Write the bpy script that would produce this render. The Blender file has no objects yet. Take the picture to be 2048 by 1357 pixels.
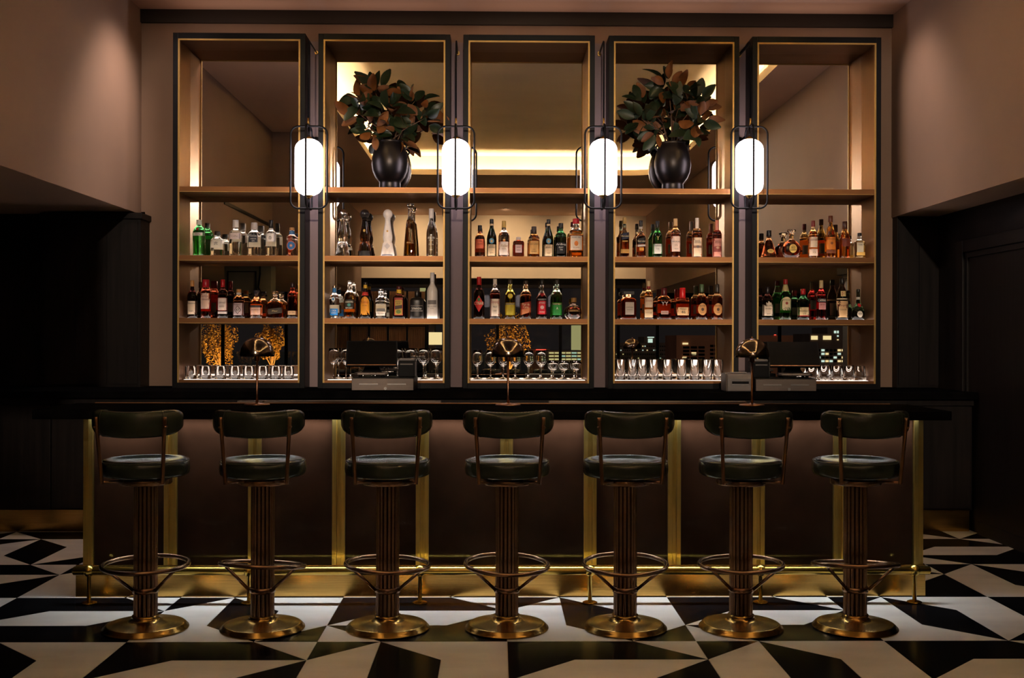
import bpy, bmesh, math, random
from mathutils import Vector, Matrix

sc = bpy.context.scene
C = sc.collection
PI = math.pi
random.seed(11)

# ------------------------------------------------------------------ camera
FPX, CAM_H, YAW, ROLL = 2190.0, 1.367, 0.0155, 0.0025
cam_d = bpy.data.cameras.new('camera')
cam_d.sensor_width = 36.0
cam_d.lens = 36.0 * FPX / 2048.0
cam_d.clip_start = 0.05
cam_d.clip_end = 600
cam = bpy.data.objects.new('camera', cam_d)
C.objects.link(cam)
_r0 = Vector((math.cos(YAW), -math.sin(YAW), 0)); _up = Vector((0, 0, 1)); _fw = Vector((math.sin(YAW), math.cos(YAW), 0))
_rt = math.cos(ROLL) * _r0 + math.sin(ROLL) * _up
_u2 = -math.sin(ROLL) * _r0 + math.cos(ROLL) * _up
M = Matrix.Identity(4)
for i in range(3):
    M[i][0], M[i][1], M[i][2] = _rt[i], _u2[i], -_fw[i]
M[2][3] = CAM_H
cam.matrix_world = M
sc.camera = cam

def at(px, py, Y):
    """the point of the plane Y (metres in front of the camera) that the photograph shows at pixel px, py"""
    u, v = (px - 1024) / FPX, -(py - 678.5) / FPX
    d = _rt * u + _u2 * v + _fw
    t = Y / d.y
    return d.x * t, CAM_H + d.z * t

# ------------------------------------------------------------------ world, exposure, render options
w = bpy.data.worlds.new('night'); sc.world = w; w.use_nodes = True
w.node_tree.nodes['Background'].inputs[0].default_value = (0.011, 0.009, 0.0095, 1)
w.node_tree.nodes['Background'].inputs[1].default_value = 0.9
vs = sc.view_settings
vs.view_transform = 'Standard'; vs.look = 'None'; vs.exposure = 0.0; vs.gamma = 1.0; vs.use_curve_mapping = False
cy = sc.cycles
cy.max_bounces = 14; cy.diffuse_bounces = 4; cy.glossy_bounces = 8; cy.transmission_bounces = 12; cy.transparent_max_bounces = 16
cy.caustics_reflective = False; cy.caustics_refractive = True; cy.blur_glossy = 0.6
cy.sample_clamp_indirect = 30.0; cy.sample_clamp_direct = 0.0
cy.use_denoising = True

city_fill_sun = bpy.data.lights.new('city_fill', 'SUN'); city_fill_sun.energy = .22; city_fill_sun.angle = .01; city_fill_sun.color = (1, .85, .75)  # added fill sun, stands for city glow on the building fronts
mo = bpy.data.objects.new('city_fill', city_fill_sun); C.objects.link(mo); mo.location = (0, 20, 30)
mo.rotation_euler = Vector((.25, -1, -.4)).to_track_quat('-Z', 'Y').to_euler()

# light levels (radiance of the glowing surfaces, watts of the lamps)
L_PENDANT = 8.5
L_SHELF = 4.0
L_BAR = 66.0
L_COVE = 140.0
L_TOP_FILL = 14.0

# corner downlights before the back wall, and added fill spots behind the camera
def spot(name, loc, power, size, col, rad=0.04, blend=0.8, aim=(0, 0, -1)):
    l = bpy.data.lights.new(name, 'SPOT'); l.energy = power; l.spot_size = math.radians(size); l.spot_blend = blend
    l.color = col; l.shadow_soft_size = rad
    o = bpy.data.objects.new(name, l); C.objects.link(o); o.location = loc
    o.rotation_euler = Vector(aim).to_track_quat('-Z', 'Y').to_euler()
    return o
WARM = (1.0, 0.55, 0.41)
SHELF_FILL = [(-1.15, -1.93), (.25, -1.93), (1.9, -1.93)]      # added fill, aimed at the bottle shelves
FLOOR_FILL = [(-.8, -1.93), (1.2, -1.93)]                      # added fill, aimed at the floor before the stools
BULKHEAD_FILL = [(-1.6, -4.3), (.2, -4.3), (2.0, -4.3)]             # added fill on the bulkhead over the windows
for x, y in SHELF_FILL: spot('fill_spot', (x, y, 3.82), 1020, 23, (1.0, .80, .62), .06, .45, ((x - .3) * .74, 10.2, -1.95))
CORNER = [(-2.05, 7.8, 150), (2.45, 7.8, 65)]                        # narrow downlights close to the side walls
for x, y, pw in CORNER: spot('corner_lamp', (x, y, 3.89), pw, 100, (1.0, .74, .62), .15, 1.0, (-.5 if x < 0 else .5, .15, -1))
for x, y in FLOOR_FILL: spot('fill_spot', (x, y, 3.88), 35, 42, WARM, .06, 1.0, ((.1 - x) * .5, 6.6, -3.88))
for x, y in BULKHEAD_FILL: spot('fill_spot', (x, y, 3.88), 135, 130, (1.0, .74, .50), .06, 1.0, (0, -.75, -.8))

# ------------------------------------------------------------------ materials
def S(r, g, b):
    f = lambda c: (c / 255 / 12.92) if c / 255 <= 0.04045 else ((c / 255 + 0.055) / 1.055) ** 2.4
    return (f(r), f(g), f(b))
MATS = {}
def mat(name, col=(.5, .5, .5), rough=.5, metal=0.0, noise=None, bump=None, **kw):
    """principled material; noise = (scale, amount, stretch xyz) varies the colour, bump = (scale, strength, stretch)"""
    if name in MATS: return MATS[name]
    m = bpy.data.materials.new(name); m.use_nodes = True
    nt = m.node_tree; b = nt.nodes['Principled BSDF']
    b.inputs['Base Color'].default_value = (*col, 1); b.inputs['Roughness'].default_value = rough; b.inputs['Metallic'].default_value = metal
    for k, v in kw.items(): b.inputs[k.replace('_', ' ')].default_value = v
    tc = nt.nodes.new('ShaderNodeTexCoord')
    def tex(scale, stretch, detail=4):
        mp = nt.nodes.new('ShaderNodeMapping'); mp.inputs['Scale'].default_value = stretch
        nt.links.new(tc.outputs['Object'], mp.inputs['Vector'])
        n = nt.nodes.new('ShaderNodeTexNoise'); n.inputs['Scale'].default_value = scale; n.inputs['Detail'].default_value = detail
        nt.links.new(mp.outputs['Vector'], n.inputs['Vector']); return n
    if noise:
        n = tex(noise[0], noise[2] if len(noise) > 2 else (1, 1, 1))
        rp = nt.nodes.new('ShaderNodeValToRGB'); a = noise[1]
        rp.color_ramp.elements[0].position = .3; rp.color_ramp.elements[1].position = .7
        rp.color_ramp.elements[0].color = (*[c * (1 - a) for c in col], 1); rp.color_ramp.elements[1].color = (*[min(1, c * (1 + a)) for c in col], 1)
        nt.links.new(n.outputs['Fac'], rp.inputs['Fac']); nt.links.new(rp.outputs['Color'], b.inputs['Base Color'])
    if bump:
        n = tex(bump[0], bump[2] if len(bump) > 2 else (1, 1, 1))
        bp = nt.nodes.new('ShaderNodeBump'); bp.inputs['Strength'].default_value = bump[1]; bp.inputs['Distance'].default_value = .002
        nt.links.new(n.outputs['Fac'], bp.inputs['Height']); nt.links.new(bp.outputs['Normal'], b.inputs['Normal'])
    MATS[name] = m
    return m
def emit(name, col, strength, dots=None):
    if name in MATS: return MATS[name]
    m = bpy.data.materials.new(name); m.use_nodes = True; nt = m.node_tree
    nt.nodes.remove(nt.nodes['Principled BSDF'])
    e = nt.nodes.new('ShaderNodeEmission'); e.inputs[0].default_value = (*col, 1); e.inputs[1].default_value = strength
    if dots:   # separate diodes behind the diffuser of a strip
        tc = nt.nodes.new('ShaderNodeTexCoord'); sp = nt.nodes.new('ShaderNodeSeparateXYZ'); nt.links.new(tc.outputs['Object'], sp.inputs[0])
        mu = nt.nodes.new('ShaderNodeMath'); mu.operation = 'MULTIPLY'; mu.inputs[1].default_value = 2 * PI / dots; nt.links.new(sp.outputs['X'], mu.inputs[0])
        si = nt.nodes.new('ShaderNodeMath'); si.operation = 'SINE'; nt.links.new(mu.outputs[0], si.inputs[0])
        mr = nt.nodes.new('ShaderNodeMapRange'); mr.inputs['From Min'].default_value = -.3; mr.inputs['From Max'].default_value = 1
        mr.inputs['To Min'].default_value = strength * .25; mr.inputs['To Max'].default_value = strength * 2.4
        nt.links.new(si.outputs[0], mr.inputs['Value']); nt.links.new(mr.outputs[0], e.inputs[1])
    nt.links.new(e.outputs[0], nt.nodes['Material Output'].inputs[0])
    m.cycles.emission_sampling = 'FRONT' if name.endswith(('led', 'glow')) else 'NONE'
    MATS[name] = m
    return m
def thin_glass(name, tint=(1, 1, 1), refl=.08, rough=0.02, gloss=(1, 1, 1)):
    """a pane: lets light through with a tint and mirrors a little"""
    if name in MATS: return MATS[name]
    m = bpy.data.materials.new(name); m.use_nodes = True; nt = m.node_tree
    nt.nodes.remove(nt.nodes['Principled BSDF'])
    t = nt.nodes.new('ShaderNodeBsdfTransparent'); t.inputs[0].default_value = (*tint, 1)
    g = nt.nodes.new('ShaderNodeBsdfGlossy'); g.inputs[0].default_value = (*gloss, 1); g.inputs['Roughness'].default_value = rough
    lw = nt.nodes.new('ShaderNodeLayerWeight'); lw.inputs[0].default_value = .25
    mr = nt.nodes.new('ShaderNodeMapRange'); mr.inputs['To Min'].default_value = refl; mr.inputs['To Max'].default_value = min(1, refl * 8 + .12)
    nt.links.new(lw.outputs['Fresnel'], mr.inputs['Value'])
    mx = nt.nodes.new('ShaderNodeMixShader'); nt.links.new(mr.outputs[0], mx.inputs[0]); nt.links.new(t.outputs[0], mx.inputs[1]); nt.links.new(g.outputs[0], mx.inputs[2])
    nt.links.new(mx.outputs[0], nt.nodes['Material Output'].inputs[0])
    MATS[name] = m
    return m
def liquor(name, liquid, glass, level, foot=.012, rough=0.0):
    """filled bottle: tinted refraction below the fill level, bare glass above it and in the thick foot"""
    if name in MATS: return MATS[name]
    m = bpy.data.materials.new(name); m.use_nodes = True; nt = m.node_tree; b = nt.nodes['Principled BSDF']
    b.inputs['Transmission Weight'].default_value = 1; b.inputs['Roughness'].default_value = rough; b.inputs['IOR'].default_value = 1.42
    tc = nt.nodes.new('ShaderNodeTexCoord'); sp = nt.nodes.new('ShaderNodeSeparateXYZ'); nt.links.new(tc.outputs['Object'], sp.inputs[0])
    rp = nt.nodes.new('ShaderNodeValToRGB'); cr = rp.color_ramp; cr.interpolation = 'CONSTANT'
    cr.elements[0].position = 0; cr.elements[0].color = (*[.5 * a + .5 * c for a, c in zip(glass, liquid)], 1)
    cr.elements[1].position = foot; cr.elements[1].color = (*liquid, 1)
    e = cr.elements.new(min(.99, level)); e.color = (*glass, 1)
    nt.links.new(sp.outputs['Z'], rp.inputs['Fac']); nt.links.new(rp.outputs['Color'], b.inputs['Base Color'])
    MATS[name] = m
    return m

mat('plaster', S(142, 117, 100), .85, noise=(1.2, .08), bump=(90, .15, (1, 1, .04)))
mat('plaster_mauve', S(140, 121, 122), .8, noise=(1.2, .05), bump=(90, .15, (1, 1, .04)))
mat('plaster_light', S(214, 196, 168), .85, noise=(1.5, .06))
mat('ceiling_paint', S(206, 172, 150), .8, noise=(.8, .05))
mat('shade_band_paint', S(38, 32, 28), .6)  # shade under the ceiling, put into a dark paint
mat('dark_wood', (.0075, .0052, .0046), .45, Specular_IOR_Level=.18, noise=(3, .5, (14, 14, .6)), bump=(30, .12, (8, 8, .3)))
mat('white_marble', S(196, 193, 190), .26, noise=(2.2, .10, (1, 2.4, 1)), bump=(3, .02))
mat('black_marble', (.0035, .0035, .0045), .18, noise=(5, .5), Specular_IOR_Level=.05)
mat('grout', S(150, 126, 100), .8)
mat('lacquer', (.027, .0120, .0068), .10, Specular_IOR_Level=.38, noise=(4, .3), bump=(2.2, .12))
mat('black_stone', (.003, .0028, .003), .3, noise=(9, .5), Specular_IOR_Level=0.0)
mat('brass', S(232, 205, 122), .28, 1.0, noise=(6, .12, (30, 30, .5)), bump=(60, .05, (14, 14, .2)))
mat('brass_kick', S(206, 164, 92), .2, 1.0, noise=(6, .14, (.4, 30, 30)), bump=(60, .06, (.2, 14, 14)))
mat('brass_rail', S(190, 160, 78), .27, 1.0, noise=(9, .06, (.5, 1, 1)))
mat('rose_brass', S(124, 86, 56), .42, 1.0, noise=(5, .10, (.5, 20, 20)), bump=(60, .05, (.2, 14, 14)))
mat('rose_lining', S(132, 92, 62), .36, 1.0, noise=(5, .12, (20, 20, .5)), bump=(60, .06, (14, 14, .2)))
mat('brass_edge', S(166, 136, 84), .48, 1.0, noise=(7, .05))
mat('bronze', S(142, 114, 94), .27, 1.0, noise=(8, .15))
mat('bronze_base', S(148, 118, 66), .24, 1.0, noise=(5, .18))
mat('copper_rod', S(142, 104, 80), .35, 1.0, noise=(9, .1))
mat('black_metal', (.004, .004, .005), .45, noise=(20, .2), Specular_IOR_Level=.2)
mat('frame_black', (.0035, .0035, .0045), .42, noise=(12, .25), Specular_IOR_Level=.15)
mat('leather', S(40, 46, 42), .20, noise=(7, .25), bump=(260, .18), Specular_IOR_Level=.35)
mat('leather_piping', S(40, 46, 42), .45, noise=(20, .2))
mat('opal_cap', S(200, 160, 90), .35, 1.0, noise=(9, .05))
mat('vase_glaze', (.034, .030, .030), .34, .9, noise=(6, .2))
mat('leaf_green', S(31, 46, 25), .38, noise=(14, .3))
mat('leaf_rust', S(118, 70, 26), .6, noise=(16, .25))
mat('stem_bark', S(84, 58, 36), .7, noise=(30, .3))
mat('plastic_black', (.003, .003, .0035), .5, noise=(30, .2), Specular_IOR_Level=.1)
mat('plastic_grey', S(96, 90, 88), .5, noise=(30, .1))
mat('steel_grey', S(98, 88, 82), .42, .7, noise=(8, .1, (.5, 20, 20)))
mat('screen_glass', (.0015, .0015, .002), .3, noise=(3, .1), Specular_IOR_Level=.03)
mat('paper_white', S(232, 222, 206), .7, noise=(30, .05))
mat('silver', S(205, 200, 195), .25, 1.0, noise=(10, .05))
mat('cork', S(176, 128, 82), .8, noise=(60, .25))
mat('ink', (.01, .01, .012), .6, noise=(20, .1))
mat('olive_wall', S(120, 112, 84), .8, noise=(3, .1))
mat('gold_leaf', S(190, 140, 50), .55, noise=(30, .4))
mat('tree_bark', S(170, 130, 84), .8, noise=(20, .3))
mat('slat_wood', S(140, 100, 66), .5, noise=(4, .35, (24, 24, .5)))
mat('planter', S(60, 52, 40), .6, noise=(8, .2))
mat('building_dark', S(104, 84, 74), .9, noise=(.2, .3))
mat('building_brown', S(170, 112, 82), .9, noise=(.2, .25))
mat('terrace_stone', S(70, 62, 54), .8, noise=(3, .2))
def mirror():
    m = mat('mirror', (.90, .86, .79), .0, 1.0)
    return m
mirror()
emit('opal_glow', (1.0, .86, .95), L_PENDANT)
emit('shelf_led', (1.0, .84, .74), L_SHELF)
emit('bar_led', (.98, 1.0, .98), 19, dots=.0305)
emit('cove_led', (1.0, .84, .58), L_COVE)
emit('top_led', (1.0, .66, .52), L_TOP_FILL)
emit('lamp_led', (1.0, .80, .6), 8)
emit('downlight_glow', (1.0, .7, .5), 6)
thin_glass('window_glass', (.95, .96, .95), .004)
thin_glass('rail_glass', (.86, .92, .86), .08)
thin_glass('smoke_glass', (.30, .24, .19), .20, .12, (.85, .72, .6))
g = mat('clear_glass', (1, 1, 1), 0.0, Transmission_Weight=1.0, IOR=1.46)

# ------------------------------------------------------------------ geometry helpers
def new_obj(name, mesh, parent=None, loc=None, rot=None):
    o = bpy.data.objects.new(name, mesh); C.objects.link(o)
    if parent is not None: o.parent = parent
    if loc is not None: o.location = loc
    if rot is not None: o.rotation_euler = rot
    return o
class MB:
    """collects vertices and faces of one mesh; every face remembers a material slot"""
    def __init__(s): s.v = []; s.f = []; s.m = []; s.sm = []
    def face(s, idx, m=0, smooth=False): s.f.append(tuple(idx)); s.m.append(m); s.sm.append(smooth)
    def box(s, x0, x1, y0, y1, z0, z1, m=0, mtx=None):
        b = len(s.v)
        for z in (z0, z1):
            for x, y in ((x0, y0), (x1, y0), (x1, y1), (x0, y1)):
                p = Vector((x, y, z)); s.v.append(tuple(mtx @ p) if mtx else (x, y, z))
        for q in ((3, 2, 1, 0), (4, 5, 6, 7), (0, 1, 5, 4), (1, 2, 6, 5), (2, 3, 7, 6), (3, 0, 4, 7)): s.face([b + i for i in q], m)
        return s
    def cbox(s, cx, cy_, cz, sx, sy, sz, m=0, mtx=None): return s.box(cx - sx / 2, cx + sx / 2, cy_ - sy / 2, cy_ + sy / 2, cz - sz / 2, cz + sz / 2, m, mtx)
    def rings(s, rings, closed=True, cap0=True, cap1=True, m=0, smooth=True, loop=False):
        b = len(s.v); n = len(rings[0])
        for r in rings: s.v += [tuple(p) for p in r]
        R = len(rings)
        for i in range(R if loop else R - 1):
            i2 = (i + 1) % R
            for j in range(n if closed else n - 1):
                j2 = (j + 1) % n
                s.face((b + i * n + j, b + i * n + j2, b + i2 * n + j2, b + i2 * n + j), m, smooth)
        if not loop:
            if cap0: s.face([b + j for j in range(n)][::-1], m)
            if cap1: s.face([b + (R - 1) * n + j for j in range(n)], m)
        return s
    def lathe(s, prof, seg=32, c=(0, 0, 0), m=0, smooth=True, cap0=True, cap1=True):
        rs = []
        for r, z in prof:
            r = max(r, 1e-5)
            rs.append([(c[0] + r * math.cos(2 * PI * j / seg), c[1] + r * math.sin(2 * PI * j / seg), c[2] + z) for j in range(seg)])
        return s.rings(rs, True, cap0, cap1, m, smooth)
    def tube(s, pts, r, seg=10, loop=False, m=0, radii=None):
        P = [Vector(p) for p in pts]; n = len(P); rs = []; prev = None
        for i, p in enumerate(P):
            if loop: t = P[(i + 1) % n] - P[i - 1]
            else: t = P[min(i + 1, n - 1)] - P[max(i - 1, 0)]
            t.normalize()
            if prev is None:
                a = Vector((0, 0, 1)) if abs(t.z) < .9 else Vector((1, 0, 0))
                u = t.cross(a).normalized()
            else:
                u = (prev - t * prev.dot(t)).normalized()
            prev = u; v = t.cross(u)
            rr = radii[i] if radii else r
            rs.append([p + rr * (math.cos(2 * PI * j / seg) * u + math.sin(2 * PI * j / seg) * v) for j in range(seg)])
        return s.rings(rs, True, True, True, m, True, loop)
    def prism(s, poly, z0, z1, m=0):
        b = len(s.v); n = len(poly)
        a = sum(poly[i][0] * poly[(i + 1) % n][1] - poly[(i + 1) % n][0] * poly[i][1] for i in range(n))
        if a < 0: poly = poly[::-1]
        s.v += [(x, y, z0) for x, y in poly] + [(x, y, z1) for x, y in poly]
        s.face([b + i for i in range(n)][::-1], m); s.face([b + n + i for i in range(n)], m)
        for i in range(n):
            j = (i + 1) % n; s.face((b + i, b + j, b + n + j, b + n + i), m)
        return s
    def mesh(s, name, mats):
        me = bpy.data.meshes.new(name); me.from_pydata(s.v, [], s.f)
        for k in (mats if isinstance(mats, (list, tuple)) else [mats]): me.materials.append(MATS[k] if isinstance(k, str) else k)
        me.polygons.foreach_set('material_index', s.m); me.polygons.foreach_set('use_smooth', s.sm)
        me.update(); return me
    def obj(s, name, mats, parent=None, loc=None, rot=None, bevel=None):
        o = new_obj(name, s.mesh(name, mats), parent, loc, rot)
        if bevel:
            b = o.modifiers.new('edge', 'BEVEL'); b.width = bevel; b.segments = 2; b.limit_method = 'ANGLE'
        return o
def box(name, x0, x1, y0, y1, z0, z1, m, parent=None, bevel=None):
    return MB().box(x0, x1, y0, y1, z0, z1).obj(name, m, parent, bevel=bevel)
def ribbon(name, x0, x1, y0, y1, z, up, m, parent, n=20):
    """flat light tape in n lengths, shining up or down"""
    b = MB()
    for k in range(n):
        a, c = x0 + (x1 - x0) * k / n, x0 + (x1 - x0) * (k + 1) / n; i = len(b.v)
        b.v += [(a, y0, z), (c, y0, z), (c, y1, z), (a, y1, z)]
        b.face((i, i + 1, i + 2, i + 3) if up else (i + 3, i + 2, i + 1, i))
    return b.obj(name, m, parent)
def tag(o, label, cat, group=None):
    o['label'] = label; o['category'] = cat
    if group: o['group'] = group
    return o
def thing(name, label, cat, loc=(0, 0, 0), group=None, rz=0):
    o = new_obj(name, None, None, loc, (0, 0, rz)); o.empty_display_size = .1
    return tag(o, label, cat, group)
def struct(o, label=None):
    o['kind'] = 'structure'
    if label: o['label'] = label
    return o
def copy_tree(o, parent=None):
    c = o.copy(); C.objects.link(c); c.parent = parent
    for ch in list(o.children):
        copy_tree(ch, c)
    return c
# ------------------------------------------------------------------ the room
YF, YM, YW = 8.15, 8.46, 8.50            # front of the shelving, its mirrors, the back wall
HC = 3.90                                # ceiling
XL, XR, XRW, XFAR = -2.735, 3.09, 3.42, -7.4   # upper side walls, lower right-hand wall, far wall of the side room
HS = 2.322                                # underside of the lowered sides
YWIN = -5.5                              # window wall behind the camera
HWIN = 2.61

# floor: a repeating pattern of straight-cut black and white stone
XFR = 9.0                                # far end of the room beyond the door wall
YDW = 6.2                                # where the door wall ends
floor = struct(box('floor', XFAR, XFR, YWIN - .1, YW + .1, -.06, -.004, 'grout'), 'black and white geometric stone floor')
GX, GY, GX0, GY0 = .2851, .2815, -1.367, 4.945
TILES = [('b', [(0, 3), (1, 2), (1, 0), (0, 1)]), ('w', [(0, 3), (2, 3), (2, 1), (1, 0), (1, 2)]), ('b', [(1, 0), (2, 1), (2, 0)]),
         ('b', [(2, 3), (4, 3), (5, 2), (3, 2), (2, 1)]), ('w', [(2, 1), (3, 2), (5, 2), (4, 1)]), ('w', [(2, 1), (2, 0), (3, 0)]),
         ('b', [(2, 1), (4, 1), (5, 2), (5, 0), (3, 0)]), ('w', [(4, 3), (5, 3), (5, 2)]), ('b', [(5, 3), (6, 3), (5, 2)]),
         ('w', [(5, 2), (6, 3), (6, 1), (7, 0), (5, 0)])]
def inset(poly, d):
    """shrink a polygon by d so that a joint stays open around it"""
    n = len(poly); a = sum(poly[i][0] * poly[(i + 1) % n][1] - poly[(i + 1) % n][0] * poly[i][1] for i in range(n))
    if a < 0: poly = poly[::-1]
    out = []
    for i in range(n):
        p0, p1, p2 = (Vector(poly[k % n]) for k in (i - 1, i, i + 1))
        e1 = (p1 - p0).normalized(); e2 = (p2 - p1).normalized()
        n1 = Vector((-e1.y, e1.x)); n2 = Vector((-e2.y, e2.x))
        k = 1 + n1.dot(n2)
        out.append(tuple(p1 + (n1 + n2) * (d / max(k, .25))))
    return out
tile_mesh = []
for kind, pl in TILES:
    p = inset([(x * GX, y * GY) for x, y in pl], .0011)
    tile_mesh.append(MB().prism(p, -.012, 0).mesh('tile', 'white_marble' if kind == 'w' else 'black_marble'))
rest = {'b': MB(), 'w': MB()}
for row in range(-13, 5):
    for col in range(-5, 7):
        i0 = col * 6 + (3 if row % 2 else 0); j0 = row * 3
        for (kind, pl), me in zip(TILES, tile_mesh):
            P = [(GX0 + (x + i0) * GX, GY0 + (y + j0) * GY) for x, y in pl]
            cx = sum(p[0] for p in P) / len(P); cyy = sum(p[1] for p in P) / len(P)
            if max(p[0] for p in P) > (XRW + .15 if cyy > YDW - .2 else XFR) or min(p[0] for p in P) < XFAR or cyy > 8.2 or cyy < YWIN: continue
            seen = cyy > 4.05 and (cyy < 5.95 or cx < -2.0 or cx > 2.1) and abs(cx - .05) < .5 * cyy + .25
            if seen: new_obj('tile', me, floor, (GX0 + i0 * GX, GY0 + j0 * GY, 0))
            else: rest[kind].prism(inset(P, .0011), -.012, 0)
for kind, nm, mm in (('b', 'black_tiling', 'black_marble'), ('w', 'white_tiling', 'white_marble')):
    o = rest[kind].obj(nm, mm, floor); o['kind'] = 'stuff'

# back wall with shade painted along its head, side walls of the raised bar recess, lowered sides
struct(box('wall_back', XL - .2, XRW + .3, YW, YW + .15, 0, HC + .1, 'plaster'), 'taupe plaster wall behind the shelving bays')
struct(box('shade_band_1', XL, XR, YW - .035, YW, 3.80, HC, 'shade_band_paint'), 'dark band painted as shade along the top of the back wall')
struct(box('wall_left', XL - .03, XL, YWIN, YW, HS + .002, HC + .1, 'plaster'), 'taupe upper side wall over the dark opening')
struct(box('wall_right', XR, XR + .03, YWIN, YW, HS + .002, HC + .1, 'plaster'), 'taupe upper side wall over the door')
struct(box('wall_right_lower', XRW, XRW + .15, YDW, YW, 0, HS + .02, 'dark_wood'), 'dark panelled lower side wall with the door')
struct(box('soffit_right', XR + .001, XFR, YWIN, YW, HS, HS + .04, 'ceiling_paint'), 'flat underside of the lowered ceiling over the door')['kind'] = 'structure'
struct(box('soffit_left', XFAR, XL - .001, YWIN, YW, HS, HS + .04, 'ceiling_paint'), 'flat underside of the lowered ceiling over the side room')
struct(box('wall_back_side', XFAR, XL + .03, YW, YW + .15, 0, HS + .02, 'dark_wood'), 'dark panelled back wall of the side room')
struct(box('wall_side_room', XFAR - .15, XFAR, YWIN, YW, 0, HS + .02, 'dark_wood'), 'dark far wall of the side room')
pier = struct(box('wall_pier', -3.4, -2.67, 8.29, YW, 0, HS - .06, 'dark_wood'), 'dark panelled pier with a stepped cap')
box('cap_molding', -3.42, -2.655, 8.27, YW, HS - .06, HS - .012, 'dark_wood', pier, .006)
for k in range(3): box('panel', -3.38 + k * .232, -3.38 + k * .232 + .226, 8.283, 8.292, 1.02, HS - .08, 'dark_wood', pier)
wb = struct(box('wall_panelling', XR + .01, XRW, 8.40, YW, 1.0, HS, 'dark_wood'), 'dark panelled strip of wall between the shelving and the door')
for k in range(2): box('panel', XR + .02 + k * .16, XR + .02 + k * .16 + .155, 8.392, 8.401, 1.02, HS - .03, 'dark_wood', wb)

struct(box('wall_end', XFR, XFR + .15, YWIN, YW, 0, HS + .02, 'dark_wood'), 'dark far wall beyond the door wall')
struct(box('wall_behind_door', XRW, XFR, YDW + .3, YDW + .4, 0, HS + .02, 'dark_wood'), 'dark wall behind the door wall')
# end of the plaster side wall towards the room, with a slot air vent
pl = struct(box('wall_nib', XL, -2.1, 2.9, 3.45, HS, HC, 'plaster'), 'short plaster return on the side wall')
struct(box('trim_2', XL, XL + .012, 3.5, 5.85, 2.72, 2.755, 'black_metal'), 'narrow black slot vent in the side wall')
co = struct(box('wall_duct', -3.38, -2.80, 2.9, 3.2, 1.63, HS, 'olive_wall'), 'olive painted duct casing with black pipes under the lowered ceiling')
for pts in ([(-3.33, 1.75), (-3.33, 2.20), (-2.98, 2.20), (-2.98, 1.72)], [(-3.28, 1.92), (-3.02, 1.92)], [(-2.93, HS), (-2.93, 2.17), (-2.95, 2.0), (-2.90, 1.9), (-2.84, 1.9)]):
    MB().tube([(x, 3.23, z) for x, z in pts], .011, 8).obj('pipe', 'black_metal', co)

# ceiling with a raised tray and a lit cove
def rrect(x0, x1, y0, y1, r, n=10):
    out = []
    for cx, cyy, a0 in ((x1 - r, y1 - r, 0), (x0 + r, y1 - r, 90), (x0 + r, y0 + r, 180), (x1 - r, y0 + r, 270)):
        for k in range(n + 1):
            a = math.radians(a0 + 90 * k / n); out.append((cx + r * math.cos(a), cyy + r * math.sin(a)))
    return out
TX0, TX1, TY0, TY1, TZ = -1.76, 2.60, .02, 7.45, 4.225
opening = rrect(TX0, TX1, TY0, TY1, .55); outer = rrect(TX0 - .2, TX1 + .2, TY0 - .2, TY1 + .2, .75); mid = rrect(TX0 - .10, TX1 + .10, TY0 - .10, TY1 + .10, .65)
bm = bmesh.new()
def loop(pts, z):
    vs_ = [bm.verts.new((x, y, z)) for x, y in pts]
    return [bm.edges.new((vs_[i], vs_[(i + 1) % len(vs_)])) for i in range(len(vs_))]
ed = loop([(XL, YWIN), (XR, YWIN), (XR, YW), (XL, YW)], HC) + loop(opening, HC)
bmesh.ops.triangle_fill(bm, use_beauty=True, use_dissolve=False, edges=ed)
for f in bm.faces:
    if f.normal.z > 0: f.normal_flip()
me = bpy.data.meshes.new('ceiling'); bm.to_mesh(me); bm.free(); me.materials.append(MATS['ceiling_paint'])
ceil = struct(new_obj('ceiling', me), 'flat plaster ceiling with a rounded raised tray')
def strip(loop0, z0, loop1, z1): return MB().rings([[(x, y, z0) for x, y in loop0], [(x, y, z1) for x, y in loop1]], True, False, False)
strip(opening, HC, opening, HC + .085).obj('cove_fascia', 'plaster_light', ceil)
strip(opening, HC + .012, outer, HC + .012).obj('cove_ledge', 'plaster_light', ceil)
strip(outer, HC + .012, outer, TZ).obj('tray_side', 'plaster_light', ceil)
m_ = MB(); m_.v = [(x, y, TZ) for x, y in outer]; m_.face(range(len(outer))[::-1]); m_.obj('tray_top', 'plaster_light', ceil)
box('roof_slab', XFAR, XFR, YWIN, YW + .1, TZ + .02, TZ + .1, 'ceiling_paint', ceil)
cove_in, cove_out = rrect(TX0 - .09, TX1 + .09, TY0 - .09, TY1 + .09, .64, 12), rrect(TX0 - .115, TX1 + .115, TY0 - .115, TY1 + .115, .665, 12)
def densify(pts, n=14):
    out = []
    for (a, b), (c, d) in zip(pts, pts[1:] + pts[:1]):
        k = n if math.hypot(c - a, d - b) > .5 else 1
        out += [(a + (c - a) * q / k, b + (d - b) * q / k) for q in range(k)]
    return out
MB().rings([[(x, y, HC + .022) for x, y in densify(cove_out)], [(x, y, HC + .022) for x, y in densify(cove_in)]], True, False, False, smooth=False).obj('cove_light_strip', 'cove_led', ceil)
for x, y in SHELF_FILL + FLOOR_FILL + BULKHEAD_FILL + [c[:2] for c in CORNER]:  # rings of the corner downlights and of the added fill spots
    MB().lathe([(.055, HC - .004), (.055, HC), (.046, HC), (.046, HC - .004)], 20, cap0=False, cap1=False).obj('downlight_fill_ring', 'frame_black', ceil, (x, y, 0))

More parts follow.
